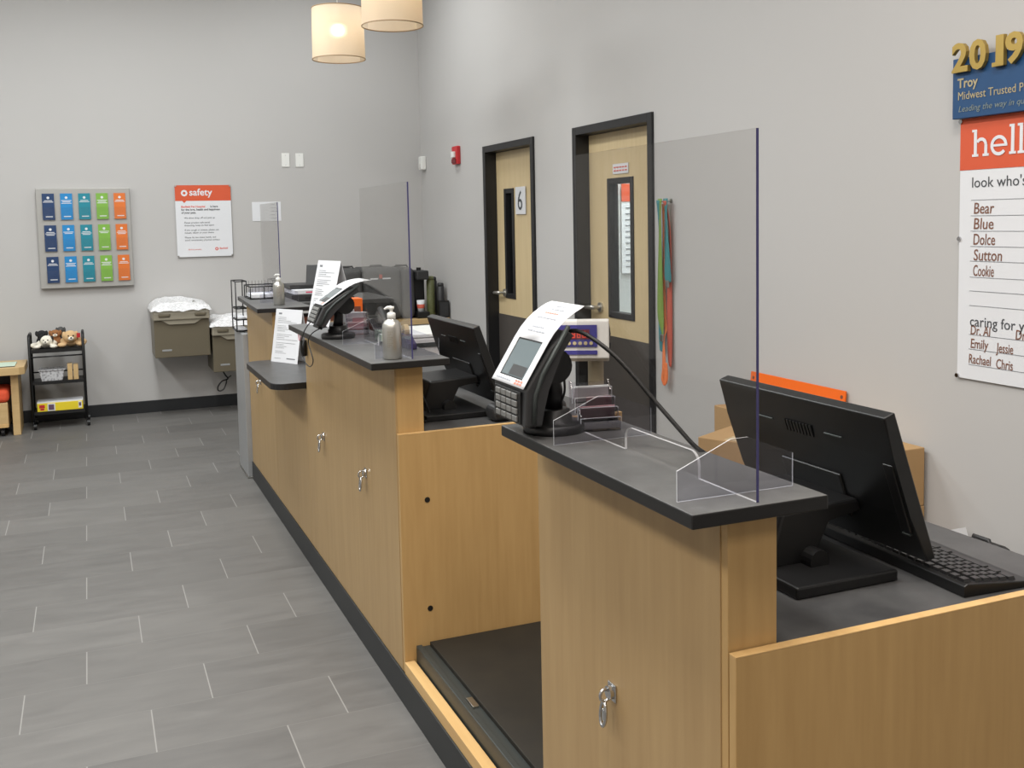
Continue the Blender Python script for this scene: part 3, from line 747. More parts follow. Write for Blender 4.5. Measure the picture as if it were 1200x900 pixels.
def keyboard():
    r = thing('keyboard', '', 'keyboard')
    m = MB(); m.prism([(-.078, 0), (.078, 0), (.078, .010), (-.070, .024), (-.078, .020)], -.225, .225, 'y', bev=.002)
    m.build('case', 'black', r)
    n = 0
    rows = [(-.062, [(-.215+.0195*k*1.07, .017) for k in range(21)]),
            (-.036, [(-.215+.0195*k, .0175) for k in range(22)]), (-.017, [(-.215+.0195*k, .0175) for k in range(22)]),
            (.002, [(-.215+.0195*k, .0175) for k in range(13)]), (.021, [(-.215+.0195*k, .0175) for k in range(12)]), (.040, [(-.215, .027), (-.185, .027), (-.155, .085), (-.065, .027), (-.035, .027), (.02, .0175), (.04, .0175), (.06, .0175)])]
    proto = {}
    for x, ks in rows:
        z = .0235-(x+.07)*.095
        for y, wd in ks:
            if n >= 100 or y+wd > .218: continue
            key = round(wd, 4)
            if key not in proto:
                m = MB(); t = bmesh.new(); a, h = .0082, .006
                m.raw([(-a, 0, 0), (a, 0, 0), (a, wd, 0), (-a, wd, 0), (-a+.002, .002, h), (a-.002, .002, h), (a-.002, wd-.002, h), (-a+.002, wd-.002, h)],
                      [(0, 1, 2, 3), (4, 5, 6, 7), (0, 1, 5, 4), (1, 2, 6, 5), (2, 3, 7, 6), (3, 0, 4, 7)]); t.free()
                o = m.build('key', 'keycap', r); proto[key] = o
            else:
                o = proto[key].copy(); COL.objects.link(o)
            o.location = (x, -(y+wd) if False else y, z); n += 1
    return r
kb = keyboard(); kb.location = (1.490, 1.522, .8885); kb.rotation_euler = (0, 0, math.radians(-3)); tag(kb, 'black keyboard on the nearest desk in front of the large monitor', 'keyboard', 'black keyboards')
dup(kb, (1.475, 3.68, .8885), math.radians(3), 'black keyboard on the middle desk behind the smaller monitor', 'black keyboards')
cable('cable', [(1.33, 1.90, .96), (1.30, 1.95, 1.02), (1.27, 1.93, 1.0), (1.245, 1.92, .93), (1.22, 1.88, .893)], .0065, 'thick black cable arching beside the far edge of the large monitor')
cable('cable', [(1.16, 1.80, .893), (1.20, 1.86, .893), (1.30, 1.91, .897), (1.36, 1.93, .893)], .004, 'black cable lying on the nearest desk behind the monitor base')
cable('cable', [(1.19, 3.72, 1.08), (1.165, 3.76, 1.05), (1.165, 3.76, .98), (1.19, 3.73, .95)], .004, 'grey cable hanging off the far side of the middle monitor', 'post')
cable('cable', [(1.02, 3.30, .893), (1.04, 3.42, .90), (1.10, 3.62, .893), (1.25, 3.78, .893), (1.38, 3.90, .893), (1.45, 3.99, .893)], .0045, 'black cable trailing across the middle desk')
cable('cable', [(1.01, 3.22, .893), (1.02, 3.30, 1.0), (1.06, 3.38, .98), (1.07, 3.30, .90), (1.03, 3.24, .893)], .0045, 'coil of black cable beside the riser of the middle desk')
# rounded grey case lying on the middle desk behind the near terminal
# phone-like dark handset case
m = MB(); m.tube([(1.12, 3.14, .91), (1.30, 3.13, .915)], .028, 14)
o = m.build('document_tube', 'black2'); 
bpy.data.objects.remove(o)
hc = thing('headset_case', 'dark grey rounded case on the middle desk behind the nearest card terminal', 'case', (1.42, 3.22, .8885))
m = MB(); m.box(1.24, 1.52, 3.13, 3.22, .8885, .945, bev=.022, seg=4); m.build('shell', 'black2', hc, True)
m = MB(); m.box(1.25, 1.51, 3.128, 3.222, .912, .915); m.build('zip', 'black', hc, True)

# ------------------------------------------------------------------ far counter top items
wt = thing('wire_tray', 'black wire letter tray on the farthest countertop', 'tray', (.93, 6.2, ZS1))
m = MB(); z0 = ZS1+.004
for z in (z0, ZS1+.075): m.tube([(.875, 6.06, z), (1.04, 6.06, z), (1.04, 6.30, z), (.875, 6.30, z)], .004, 6, close=True)
for x, y in ((.875, 6.06), (1.04, 6.06), (1.04, 6.30), (.875, 6.30), (.955, 6.06)): m.tube([(x, y, z0), (x, y, ZS1+.075)], .0035, 6)
for k in range(1, 6): m.tube([(.875+k*.0275, 6.06, z0), (.875+k*.0275, 6.30, z0)], .0018, 5)
m.build('frame', 'black', wt, True)
m = MB()
for k in range(6): m.tube([(.90+k*.02, 6.29, z0), (.90+k*.02, 6.29, ZS1+.10)], .0012, 5)
m.build('divider', 'black', wt, True)
m = MB(); m.box(.885, 1.03, 6.07, 6.29, ZS1+.008, ZS1+.028, bev=.001)
o = m.build('paper_stack', 'paper'); tag(o, 'stack of white papers in the wire tray', 'papers')
wb = thing('wire_basket', 'black wire rack hanging off the end of the farthest countertop', 'basket', (.86, 6.42, .9))
m = MB(); xa, xb_, ya, yb_ = .838, .905, 6.43, 6.62
for z in (.915, .985, 1.055, 1.225): m.tube([(xa, ya, z), (xb_, ya, z), (xb_, yb_, z), (xa, yb_, z)], .004, 6, close=True)
for x, y in ((xa, ya), (xb_, ya), (xb_, yb_), (xa, yb_)): m.tube([(x, y, .915), (x, y, 1.225)], .004, 6)
m.build('frame', 'black', wb, True)
m = MB()
for z in (.917, .987, 1.057):
    for k in range(1, 8): m.tube([(xa, ya+k*.0237, z), (xb_, ya+k*.0237, z)], .0015, 5)
m.build('shelf_wires', 'black', wb, True)
m = MB(); m.box(.845, .90, 6.44, 6.61, .920, .930); m.box(.845, .90, 6.44, 6.61, .990, .998)
o = m.build('envelope_stack', 'paper'); tag(o, 'white envelopes lying in the hanging wire rack', 'papers')

# paper signs (tent on low shelf, upright on middle counter)
def tent(loc, rz, w, h, lean, label, lines, foot=True):
    r = thing('paper_sign', label, 'sign', loc, rz, 'white paper signs standing on the counters')
    R = Matrix.Rotation(lean, 4, 'X')
    m = MB(); m.mx = R; m.box(0, w, 0, .0012, 0, h); f = m.build('front_sheet', 'paper', r)
    m = MB(); m.mx = R
    for k in range(lines):
        z = h*.84-k*h*.70/lines; L = w*(.25+.55*random.random()) if k % 4 else w*.3
        if k % 5 == 4: continue
        m.box(w*.12, w*.12+L, -.0008, 0, z, z+h*.006)
    m.box(w*.58, w*.9, -.0008, 0, h*.07, h*.09); m.box(w*.12, w*.35, -.0008, 0, h*.07, h*.077)
    m.box(w*.12, w*.24, -.0008, 0, h*.90, h*.93)
    m.build('printed_lines', 'ink', f)
    top = R @ Vector((0, 0, h)); d = top.y*2+.0
    R2 = Matrix.Translation((0, top.y*1.0, 0)) 
    m = MB(); y1 = top.y*2+.006; m.raw([(0.004, .003+top.y, top.z-.002), (w-.004, .003+top.y, top.z-.002), (w-.004, y1, 0), (.004, y1, 0), (0.004, .0015+top.y, top.z-.002), (w-.004, .0015+top.y, top.z-.002), (w-.004, y1-.0015, 0), (.004, y1-.0015, 0)],
        [(0, 1, 2, 3), (4, 5, 6, 7), (0, 1, 5, 4), (1, 2, 6, 5), (2, 3, 7, 6), (3, 0, 4, 7)]); m.build('rear_sheet', 'paper', r)
    return r
tent((.862, 5.335, .8585), math.radians(-62), .215, .278, math.radians(-10), 'white printed tent sign standing on the low slate shelf', 22)
tent((.872, 4.405, ZS1+.0005), math.radians(-74), .20, .285, math.radians(-14), 'tall white printed sign standing at the far end of the middle countertop', 24)

# ------------------------------------------------------------------ middle counter small items
cb = thing('sticky_note_box', 'clear box of pale green notes behind the tipped back card terminal', 'box', (1.0, 3.68, ZS1))
m = MB(); m.box(.972, 1.045, 3.56, 3.66, ZS1+.0005, ZS1+.045); m.build('case', 'acrylicp', cb, True)
m = MB(); m.box(.977, 1.040, 3.565, 3.655, ZS1+.002, ZS1+.038); m.build('note_stack', 'mint', cb, True)
td = thing('tape_dispenser', 'dark purple tape dispenser on the middle countertop beside the pump bottle', 'tape dispenser', (1.02, 3.38, ZS1))
m = MB(); m.prism([(3.30, ZS1+.0005), (3.42, ZS1+.0005), (3.42, ZS1+.03), (3.39, ZS1+.05), (3.35, ZS1+.045), (3.32, ZS1+.02), (3.30, ZS1+.022)], 1.00, 1.03, 'x', bev=.003); m.build('body', plain('dark_purple_plastic', rgb(60, 52, 84), .4), td, True)
m = MB(); m.lathe([(.010, -.008), (.024, -.008), (.024, .008), (.010, .008)], (1.015, 3.385, ZS1+.056), 'x', 20, False); m.build('tape_roll', 'tape', td, True)
# dark tablet-like monitor on the far desk, and orange carton
mo3 = thing('phone_console', 'dark slanted phone console on the middle desk behind the card terminal', 'phone', (1.25, 4.35, .8885))
m = MB(); m.prism([(4.05, .8885), (4.48, .8885), (4.48, 1.10), (4.40, 1.16), (4.05, 1.00)], 1.14, 1.26, 'x', bev=.006); m.build('body', 'black', mo3, True)
m = MB(); m.mx = Matrix.Translation((1.135, 4.2, 1.0)); m.box(0, .005, -.1, .1, -.03, .03, bev=.002); m.build('screen', plain('blue_grey_glass', rgb(70, 76, 104), .2), mo3, True)
m = MB(); m.tube([(1.2, 4.08, 1.03), (1.2, 4.20, 1.085), (1.2, 4.38, 1.185)], .016, 10); m.build('handset', 'black2', mo3, True)
oc = thing('orange_box', 'small orange box standing behind the tipped back card terminal', 'box', (1.15, 4.45, .8885))
m = MB(); m.box(1.06, 1.13, 4.42, 4.50, .8885, 1.235, bev=.002); m.build('carton', 'orange2', oc, True)
m = MB(); m.box(1.07, 1.12, 4.4190, 4.4200, 1.14, 1.20); m.build('label_patch', 'redbrown', oc, True)

# ------------------------------------------------------------------ left-behind office area between far counter and back wall
fd = thing('side_desk', 'dark cluttered side desk behind the farthest countertop', 'desk', (1.75, 7.2, 0))
m = MB(); m.box(1.22, 1.95, 6.75, 7.45, 1.02, 1.05, bev=.003); m.build('desktop', 'slab', fd, True)
m = MB(); m.box(1.24, 1.93, 6.80, 7.43, .80, .82); m.build('shelf', 'slab', fd, True)
m = MB(); m.box(1.22, 1.245, 6.78, 7.43, 0, 1.02); m.build('side_panel', 'black2', fd, True)
m = MB(); m.box(1.925, 1.95, 6.78, 7.43, 0, 1.02); m.build('side_panel', 'black2', fd, True)
for i, (x, y, z, w_, d_, h_, mt, lb) in enumerate([(1.27, 6.86, .821, .16, .3, .12, 'redbrown', 'red brown carton on the side desk shelf, its left one'), (1.45, 6.86, .821, .17, .3, .14, 'redbrown', 'red brown carton on the side desk shelf, its right one'),
        (1.26, 6.84, 1.051, .30, .34, .045, 'black2', 'flat dark box on the side desk, bottom of the pile'), (1.28, 6.86, 1.097, .27, .30, .03, 'paper', 'white tray of papers on the side desk pile'),
        (1.27, 6.95, 1.128, .22, .26, .03, 'black2', 'flat dark box on the side desk, top of the pile')]):
    b = thing('storage_box', lb, 'box', (x, y, z)); m = MB(); m.box(0, w_, 0, d_, 0, h_, bev=.003); m.build('carton', mt, b)
    m = MB(); m.box(w_*.3, w_*.7, -.001, 0, h_*.3, h_*.6); m.build('label_patch', 'hotpink' if mt == 'paper' else 'tape' if i < 2 else 'black', b)
mo4 = thing('monitor', 'small dark monitor on the side desk beyond the farthest counter', 'monitor', (1.47, 7.0, 1.05), 0, 'black monitors')
m = MB(); m.mx = Matrix.Translation((1.50, 6.98, 1.21)) @ Matrix.Rotation(-.5, 4, 'Z') @ Matrix.Rotation(-.25, 4, 'X'); m.box(-.11, .11, -.012, .012, -.08, .08, bev=.004); m.build('housing', 'black2', mo4, True)
m = MB(); m.box(1.62, 1.72, 6.95, 7.10, 1.051, 1.062, bev=.002); m.tube([(1.60, 7.02, 1.06), (1.53, 7.0, 1.16)], .012, 8); m.build('stand', 'black2', mo4, True)

# back desk along the back wall
bd = thing('corner_desk', 'maple topped back desk with white drawers in the far corner', 'desk', (2.45, 8.7, 0))
m = MB(); m.box(1.95, 2.895, 8.30, 9.02, .690, .735, bev=.003); m.build('desktop', 'table', bd, True)
m = MB(); m.box(1.97, 2.88, 8.36, 9.0, .0, .688); m.build('cabinet', 'white', bd, True)
for k in range(3):
    m = MB(); m.box(2.0, 2.86, 8.345, 8.36, .12+k*.185, .29+k*.185, bev=.003); dr = m.build('drawer', 'white', bd, True)
    m = MB(); m.box(2.02, 2.84, 8.338, 8.345, .272+k*.185, .288+k*.185); m.build('pull', 'post', dr, True)
def rbag(x0, x1, y0, y1, z0, z1, label):
    b = thing('pet_carrier_bag', label, 'bag', ((x0+x1)/2, (y0+y1)/2, z0), 0, 'dark grey bags on the back desk')
    m = MB(); m.box(x0, x1, y0, y1, z0, z1, bev=.045, seg=4); m.build('body', 'bin', b, True)
    m = MB(); m.tube([((x0+x1)/2-.06, (y0+y1)/2, z1-.01), ((x0+x1)/2-.05, (y0+y1)/2, z1+.012), ((x0+x1)/2+.05, (y0+y1)/2, z1+.012), ((x0+x1)/2+.06, (y0+y1)/2, z1-.01)], .008, 8); m.build('carry_handle', 'bin', b, True)
    return b
rbag(1.985, 2.16, 8.40, 8.85, .7355, 1.185, 'dark grey bag on the back desk, leftmost of the three')
bg = rbag(2.165, 2.50, 8.40, 8.85, .7355, 1.185, 'wide dark grey bag with a red and white mark on the back desk')
m = MB(); m.mi = 0
for k in range(2): m.box(2.22+k*.11, 2.29+k*.11, 8.397, 8.400, 1.088, 1.100)
m.mi = 1; m.box(2.30, 2.325, 8.397, 8.400, 1.095, 1.13); m.build('logo', ['paper', 'lred'], bg, True)
rbag(2.505, 2.62, 8.40, 8.85, .7355, 1.18, 'narrow dark grey bag on the back desk beside the coffee maker')
cm = thing('coffee_maker', 'black coffee maker in the far corner beside the grey bags', 'coffee maker', (2.66, 8.45, .7355))
m = MB(); m.box(2.625, 2.735, 8.36, 8.56, .736, .79, bev=.006); m.build('base', 'black', cm, True)
m = MB(); m.box(2.625, 2.735, 8.50, 8.60, .79, 1.13, bev=.006); m.build('column', 'black', cm, True)
m = MB(); m.box(2.625, 2.735, 8.36, 8.60, 1.07, 1.15, bev=.012); m.build('brew_head', 'black2', cm, True)
m = MB(); m.cyl(.02, 1.15, 1.175, (2.67, 8.45, 0)); m.build('lid_knob', 'black', cm, True)
cp = thing('paper_cup', 'white and red cup standing on the coffee maker', 'cup', (2.672, 8.42, .7905))
m = MB(); m.lathe([(0, 0), (.026, 0), (.036, .10), (.034, .10), (.025, .004), (0, .004)]); m.build('cup_body', 'paper', cp)
m = MB(); m.lathe([(.0305, .03), (.0345, .065), (.0350, .065), (.031, .03)]); m.build('printed_band', 'lred', cp)
for i, (x, y, rr, h, mt, lb) in enumerate([(2.775, 8.45, .036, .36, 'camo', 'tall olive patterned tumbler beside the coffee maker'), (2.822, 8.50, .028, .35, 'black2', 'slim dark grey bottle right behind the olive tumbler'), (2.850, 8.40, .033, .30, 'black2', 'shorter dark grey bottle nearest the right wall')]):
    t = thing('tumbler', lb, 'bottle', (x, y, .7355), 0, 'bottles on the back desk')
    m = MB(); m.lathe([(0, 0), (rr*.92, 0), (rr, .01), (rr, h*.88), (rr*.9, h*.90), (0, h*.90)]); m.build('body', mt, t)
    m = MB(); m.lathe([(0, h*.90), (rr*.85, h*.90), (rr*.85, h*.97), (rr*.6, h), (0, h)]); m.build('cap', mt, t)
bk = thing('speaker_box', 'small black box against the right wall on the back desk', 'box', (2.86, 8.30, .7355))
m = MB(); m.box(2.80, 2.895, 8.305, 8.355, .736, .885, bev=.004); m.build('body', 'black', bk, True)
m = MB(); m.box(2.81, 2.885, 8.303, 8.305, .75, .87); m.build('grille', 'black2', bk, True)
# white printer in front
pr = thing('printer', 'white and grey printer beyond the middle desk', 'printer', (1.7, 5.5, .78))
m = MB(); m.box(1.50, 1.90, 5.30, 5.75, .78, .93, bev=.008); m.build('body', 'offwhite', pr, True)
m = MB(); m.box(1.52, 1.88, 5.294, 5.30, .88, .905); m.build('output_slot', 'ral', pr, True)
m = MB(); m.box(1.50, 1.90, 5.30, 5.75, .932, .955, bev=.006); m.build('lid', 'white', pr, True)
ps = thing('printer_stand', 'white cabinet under the printer beyond the middle desk', 'cabinet', (1.8, 5.5, 0))
m = MB(); m.box(1.68, 1.95, 5.28, 5.8, .0, .779, bev=.004); m.build('body', 'offwhite', ps, True)
m = MB(); m.box(1.70, 1.93, 5.265, 5.28, .42, .76, bev=.003); m.build('door', 'white', ps, True)
m = MB(); m.box(1.78, 1.86, 5.25, 5.265, .70, .715, bev=.002); m.build('handle', 'steel', ps, True)

# ------------------------------------------------------------------ right wall: alarms, leashes, posters
fa = thing('fire_alarm', 'red fire alarm horn on the right wall left of door six', 'alarm', (XW, 8.02, 2.05))
m = MB(); m.box(2.875, XW-.0005, 7.965, 8.09, 2.045, 2.195, bev=.006); m.build('housing', 'red', fa, True)
m = MB(); m.box(2.855, 2.875, 7.995, 8.06, 2.10, 2.15, bev=.004); m.build('strobe_lens', 'white', fa, True)
m = MB(); m.box(2.865, 2.875, 7.98, 8.075, 2.055, 2.09, bev=.003); m.build('horn_grille', plain('dark_red', rgb(110, 30, 34), .5), fa, True)
md = thing('motion_sensor', 'white motion sensor high on the right wall near the corner', 'sensor', (XW, 8.93, 2.04))
m = MB(); m.box(2.862, XW-.0005, 8.885, 8.975, 2.045, 2.17, bev=.010, seg=3); m.build('housing', 'white', md, True)
m = MB(); m.box(2.857, 2.862, 8.90, 8.96, 2.06, 2.10, bev=.002); m.build('lens', 'offwhite', md, True)
wh = []
for i, (y, lb) in enumerate(((4.745, 'small wall hook holding the green leash'), (4.692, 'small wall hook holding the short teal leash'))):
    h = thing('wall_hook', lb, 'hook', (XW, y, 1.655), 0, 'leash hooks on the right wall')
    m = MB(); m.cyl(.012, -.006, -.0005, (0, 0, 0), 'x', 14); m.tube([(-.006, 0, 0), (-.03, 0, -.004), (-.038, 0, .010)], .004, 8); m.build('peg', 'steel', h)
def strap(name, pts, w_, mat, label, clip=None):
    P = []
    n = len(pts)
    for i in range(n-1):
        a, b, c, d = [Vector(pts[max(0, min(n-1, k))]) for k in (i-1, i, i+1, i+2)]
        for k in range(6):
            t = k/6; P.append(.5*((2*b)+(-a+c)*t+(2*a-5*b+4*c-d)*t*t+(-a+3*b-3*c+d)*t**3))
    P.append(Vector(pts[-1])); vs = []; fs = []
    for i, p in enumerate(P):
        tw = .35*math.sin(i*.35); vs.append(p+Vector((math.sin(tw)*w_/2, math.cos(tw)*w_/2, 0))); vs.append(p-Vector((math.sin(tw)*w_/2, math.cos(tw)*w_/2, 0)))
    for i in range(len(P)-1): fs.append((2*i, 2*i+1, 2*i+3, 2*i+2))
    r = thing('leash', label, 'leash', P[0], 0, 'leashes hanging on the right wall')
    m = MB(); m.raw(vs, fs, True, recalc=False); o = m.build('webbing', mat, r, True); sd = o.modifiers.new('s', 'SOLIDIFY'); sd.thickness = .003; sd.offset = 0
    if clip:
        m = MB(); c = Vector(clip); m.box(c.x-.006, c.x+.006, c.y-.012, c.y+.012, c.z-.02, c.z+.02, bev=.003); m.build('buckle', 'steel', r, True)
    return r
strap('leash', [(2.868, 4.742, 1.668), (2.870, 4.745, 1.50), (2.870, 4.748, 1.1), (2.873, 4.742, .98), (2.875, 4.735, .93)], .042, 'green', 'green leash hanging from the left wall hook')
strap('leash', [(2.866, 4.758, 1.660), (2.886, 4.775, 1.45), (2.886, 4.772, 1.1), (2.886, 4.770, .86), (2.885, 4.765, .84)], .032, 'teal', 'long teal leash hanging behind the green leash')
strap('leash', [(2.872, 4.690, 1.668), (2.876, 4.690, 1.5), (2.876, 4.680, 1.28), (2.880, 4.680, 1.22)], .044, 'teal', 'short teal leash with a buckle hanging from the right wall hook', (2.872, 4.680, 1.21))
strap('leash', [(2.893, 4.748, 1.640), (2.893, 4.750, 1.4), (2.893, 4.748, 1.05), (2.890, 4.730, .96), (2.874, 4.722, .90), (2.872, 4.72, .74), (2.872, 4.735, .685), (2.872, 4.722, .655), (2.875, 4.705, .69), (2.876, 4.708, .78)], .026, 'lor', 'orange leash with a steel buckle and a loop at its end', (2.862, 4.722, .915))
strap('leash', [(2.868, 4.694, 1.655), (2.892, 4.685, 1.5), (2.892, 4.690, 1.1), (2.892, 4.690, .80), (2.892, 4.688, .76)], .036, 'lred', 'dull red leash hanging behind the orange one')

# blue award sign
UR, UU = (0, -1, 0), (0, 0, 1)
aw = thing('award_sign', 'navy blue award sign with raised gold 2019 numerals', 'sign', (XW, 2.45, 1.9))
m = MB(); m.box(2.872, 2.894, 2.02, 2.757, 1.893, 2.103, bev=.002); bd_ = m.build('board', 'navy', aw, True)
m = MB(); m.box(2.894, XW-.0005, 2.12, 2.68, 1.93, 2.07); m.build('standoff', 'black', aw, True)
for ch, y, w_ in (('2', 2.741, .070), ('0', 2.664, .070), ('1', 2.583, .032), ('9', 2.517, .070)):
    m = MB(); m.text(ch, .136, (2.862, y+(.012 if ch == '1' else .006), 2.056), UR, UU, ext=.008, bold=.004, fit=w_)
    if ch == '1': m.box(2.8545, 2.8695, y-.054, y-.008, 2.050, 2.064)
    m.build('numeral', 'gold', aw, True)
def word(par, name, body, size, y, z, fit, mat, x=None, **k):
    m = MB(); m.text(body, size, (x if x is not None else 2.899, y, z), UR, UU, ext=.0003, fit=fit, **k); return m.build(name, mat, par, True)
word(bd_, 'lettering', 'Troy', .046, 2.734, 2.000, .088, 'tan', 2.8705, bold=.001)
word(bd_, 'lettering', 'Midwest Trusted Practice', .040, 2.733, 1.958, .365, 'tan', 2.8705)
word(bd_, 'tagline', 'Leading the way in quality', .030, 2.730, 1.916, .325, plain('dim_letter', rgb(120, 132, 132), .5), 2.8705, shear=.25)

# hello poster
hp = thing('poster', 'white whiteboard poster with orange hello header and handwritten names', 'poster', (XW, 2.4, .97))
m = MB(); m.box(2.900, 2.9035, 2.02, 2.744, .968, 1.893)
sh_ = m.build('sheet', 'paper', hp, True)
m = MB(); m.box(2.8985, 2.8999, 2.02, 2.744, 1.712, 1.893); hb_ = m.build('header_band', 'orange', hp, True)
XP = 2.8975
KK = [0]
def hb(y0, y1, z0, z1): KK[0] += 1; o_ = .00012*(KK[0] % 9); m.box(XP-.0004-o_, XP+.0009, -y1, -y0, z0, z1)
Z0 = 1.757; st_ = .0125
# slab-serif letters h e l l o, built as strokes
def Yp(u): return -2.691+u
def stem(u, h):
    hb(Yp(u), Yp(u)+st_, Z0+.0085, Z0+h-.0085); hb(Yp(u)-.007, Yp(u)+st_+.007, Z0, Z0+.0085); hb(Yp(u)-.008, Yp(u)+st_, Z0+h-.0085, Z0+h)
def arcpoly(cu, cz, ro, ri, a0, a1, n=18):
    vs = []; fs = []
    for i in range(n+1):
        a = a0+(a1-a0)*i/n
        for r_ in (ro, ri): vs.append((XP-.0015, -(Yp(cu)+r_*math.cos(a)), cz+r_*math.sin(a)))
    for i in range(n): fs.append((2*i, 2*i+1, 2*i+3, 2*i+2))
    m.raw(vs, fs, recalc=False)
m = MB(); stem(.008, .094); arcpoly(.0405, Z0+.0405, .0245, .0130, 0, PI*.85); hb(Yp(.0535), Yp(.065), Z0+.0085, Z0+.0405); hb(Yp(.0465), Yp(.072), Z0, Z0+.0085); m.build('letter', 'paper', hb_, True)
m = MB(); arcpoly(.114, Z0+.0325, .0345, .023, 0, PI*2-.7, 28); hb(Yp(.084), Yp(.1475), Z0+.029, Z0+.037); m.build('letter', 'paper', hb_, True)
m = MB(); stem(.163, .100); m.build('letter', 'paper', hb_, True)
m = MB(); stem(.196, .100); m.build('letter', 'paper', hb_, True)
m = MB(); arcpoly(.258, Z0+.0325, .0345, .023, 0, PI*2, 30); m.build('letter', 'paper', hb_, True)
word(sh_, 'lettering', "look who's here", .052, 2.693, 1.650, .335, 'inkd')
word(sh_, 'lettering', 'caring for you', .052, 2.691, 1.160, .275, 'inkd')
for z in (1.605, 1.550, 1.496, 1.442, 1.390, 1.333, 1.284, 1.232, 1.128, 1.076, 1.020):
    m = MB(); m.box(2.8988, 2.8999, 2.05, 2.693, z, z+.0016); m.build('ruled_line', 'ink', sh_, True)
for b_, y, z, f_ in (('Bear', 2.683, 1.558, .086), ('Blue', 2.683, 1.504, .084), ('Dolce', 2.683, 1.449, .092), ('Sutton', 2.680, 1.394, .120), ('Cookie', 2.681, 1.339, .088)): word(sh_, 'handwriting', b_, .056, y, z, f_, 'marker', shear=.08, bold=.0003)
for b_, y, z, f_ in (('Dr. Al', 2.688, 1.130, .085), ('Dr.', 2.499, 1.130, .045), ('Emily', 2.687, 1.082, .076), ('Jessie', 2.573, 1.078, .070), ('Rachael', 2.694, 1.026, .096), ('Chris', 2.576, 1.022, .068)): word(sh_, 'handwriting', b_, .048, y, z, f_, 'marker', shear=.08, bold=.0003)
for y, z in ((2.742, 1.469), (2.742, .975), (2.742, 1.885)):
    m = MB(); m.cyl(.008, -.016, -.006, (XW, y, z), 'x', 16); m.build('standoff_pin', 'chrome', hp, True)

# cartons and orange sheet by the right wall
def carton(name_label, x0, x1, y0, y1, z0, z1, group='cartons along the right wall'):
    r = thing('cardboard_box', name_label, 'box', ((x0+x1)/2, (y0+y1)/2, z0), 0, group)
    m = MB(); m.box(x0, x1, y0, y1, z0, z1, bev=.003); o = m.build('carton', 'carton', r, True)
    m = MB(); m.box(x0+.01, x1-.01, (y0+y1)/2-.03, (y0+y1)/2+.03, z1, z1+.0008); m.build('tape_strip', 'tape', r, True)
    m = MB(); m.box(x0+.01, x1-.01, (y0+y1)/2-.001, (y0+y1)/2+.001, z1+.0008, z1+.0014); m.build('flap_seam', 'cartond', r, True)
    return r
k0 = carton('cardboard box by the right wall, lower one of the stack of two', 2.52, 2.895, 2.885, 3.27, .0, .455)
k = carton('cardboard box by the right wall, upper one of the stack of two', 2.52, 2.893, 2.885, 3.265, .4570, .680)
m = MB(); m.box(2.80, 2.85, 2.8835, 2.885, .38, .42); m.build('label_patch', 'paper', k0, True)
kk = carton('turned cardboard box on the floor, seen between the shield and the large monitor', -.14, .14, -.14, .14, .0, .68)
kk.location = (2.247+.14*math.cos(math.radians(27))+.14*math.sin(math.radians(27)), 3.436+.14*math.sin(math.radians(27))-.14*math.cos(math.radians(27)), 0); kk.rotation_euler = (0, 0, math.radians(27))
for c_ in [o for o in bpy.data.objects if o.parent == kk]: pass
og = thing('foam_board', 'flat orange panel with corner holes leaning on the right wall above the boxes', 'panel', (2.89, 3.67, .68))
R = Matrix.Translation((2.880, 0, .6822)) @ Matrix.Rotation(math.radians(6), 4, 'Y')
m = MB(); m.mx = R; m.box(0, .006, 3.320, 3.970, 0, .148, bev=.001); m.build('sheet', 'orange2', og, True)
m = MB(); m.mx = R
for y in (3.342, 3.948): m.cyl(.008, -.0008, 0, (0, y, .120), 'x', 14)
m.build('corner_hole', 'redbrown', og, True)
carton('long cardboard box standing under the orange panel', 2.70, 2.892, 3.275, 3.99, .0, .68)
bgk = thing('laptop_bag', 'black bag on the floor by the right wall behind the nearest desk', 'bag', (2.78, 2.47, 0))
m = MB(); m.box(2.66, 2.80, 2.385, 2.545, .0, .455, bev=.035, seg=3); m.build('body', 'black', bgk, True)
m = MB(); m.tube([(2.73, 2.43, .44), (2.73, 2.44, .472), (2.73, 2.50, .472), (2.73, 2.51, .44)], .008, 8); m.build('handle', 'black2', bgk, True)
pbg = thing('paper_bag', 'small white crumpled bag on the floor next to the black bag', 'bag', (2.85, 2.70, 0))
m = MB(); m.prism([(2.66, 0), (2.74, 0), (2.735, .38), (2.715, .415), (2.70, .395), (2.68, .43), (2.665, .39)], 2.80, 2.885, 'x'); m.build('body', 'paper', pbg, True)

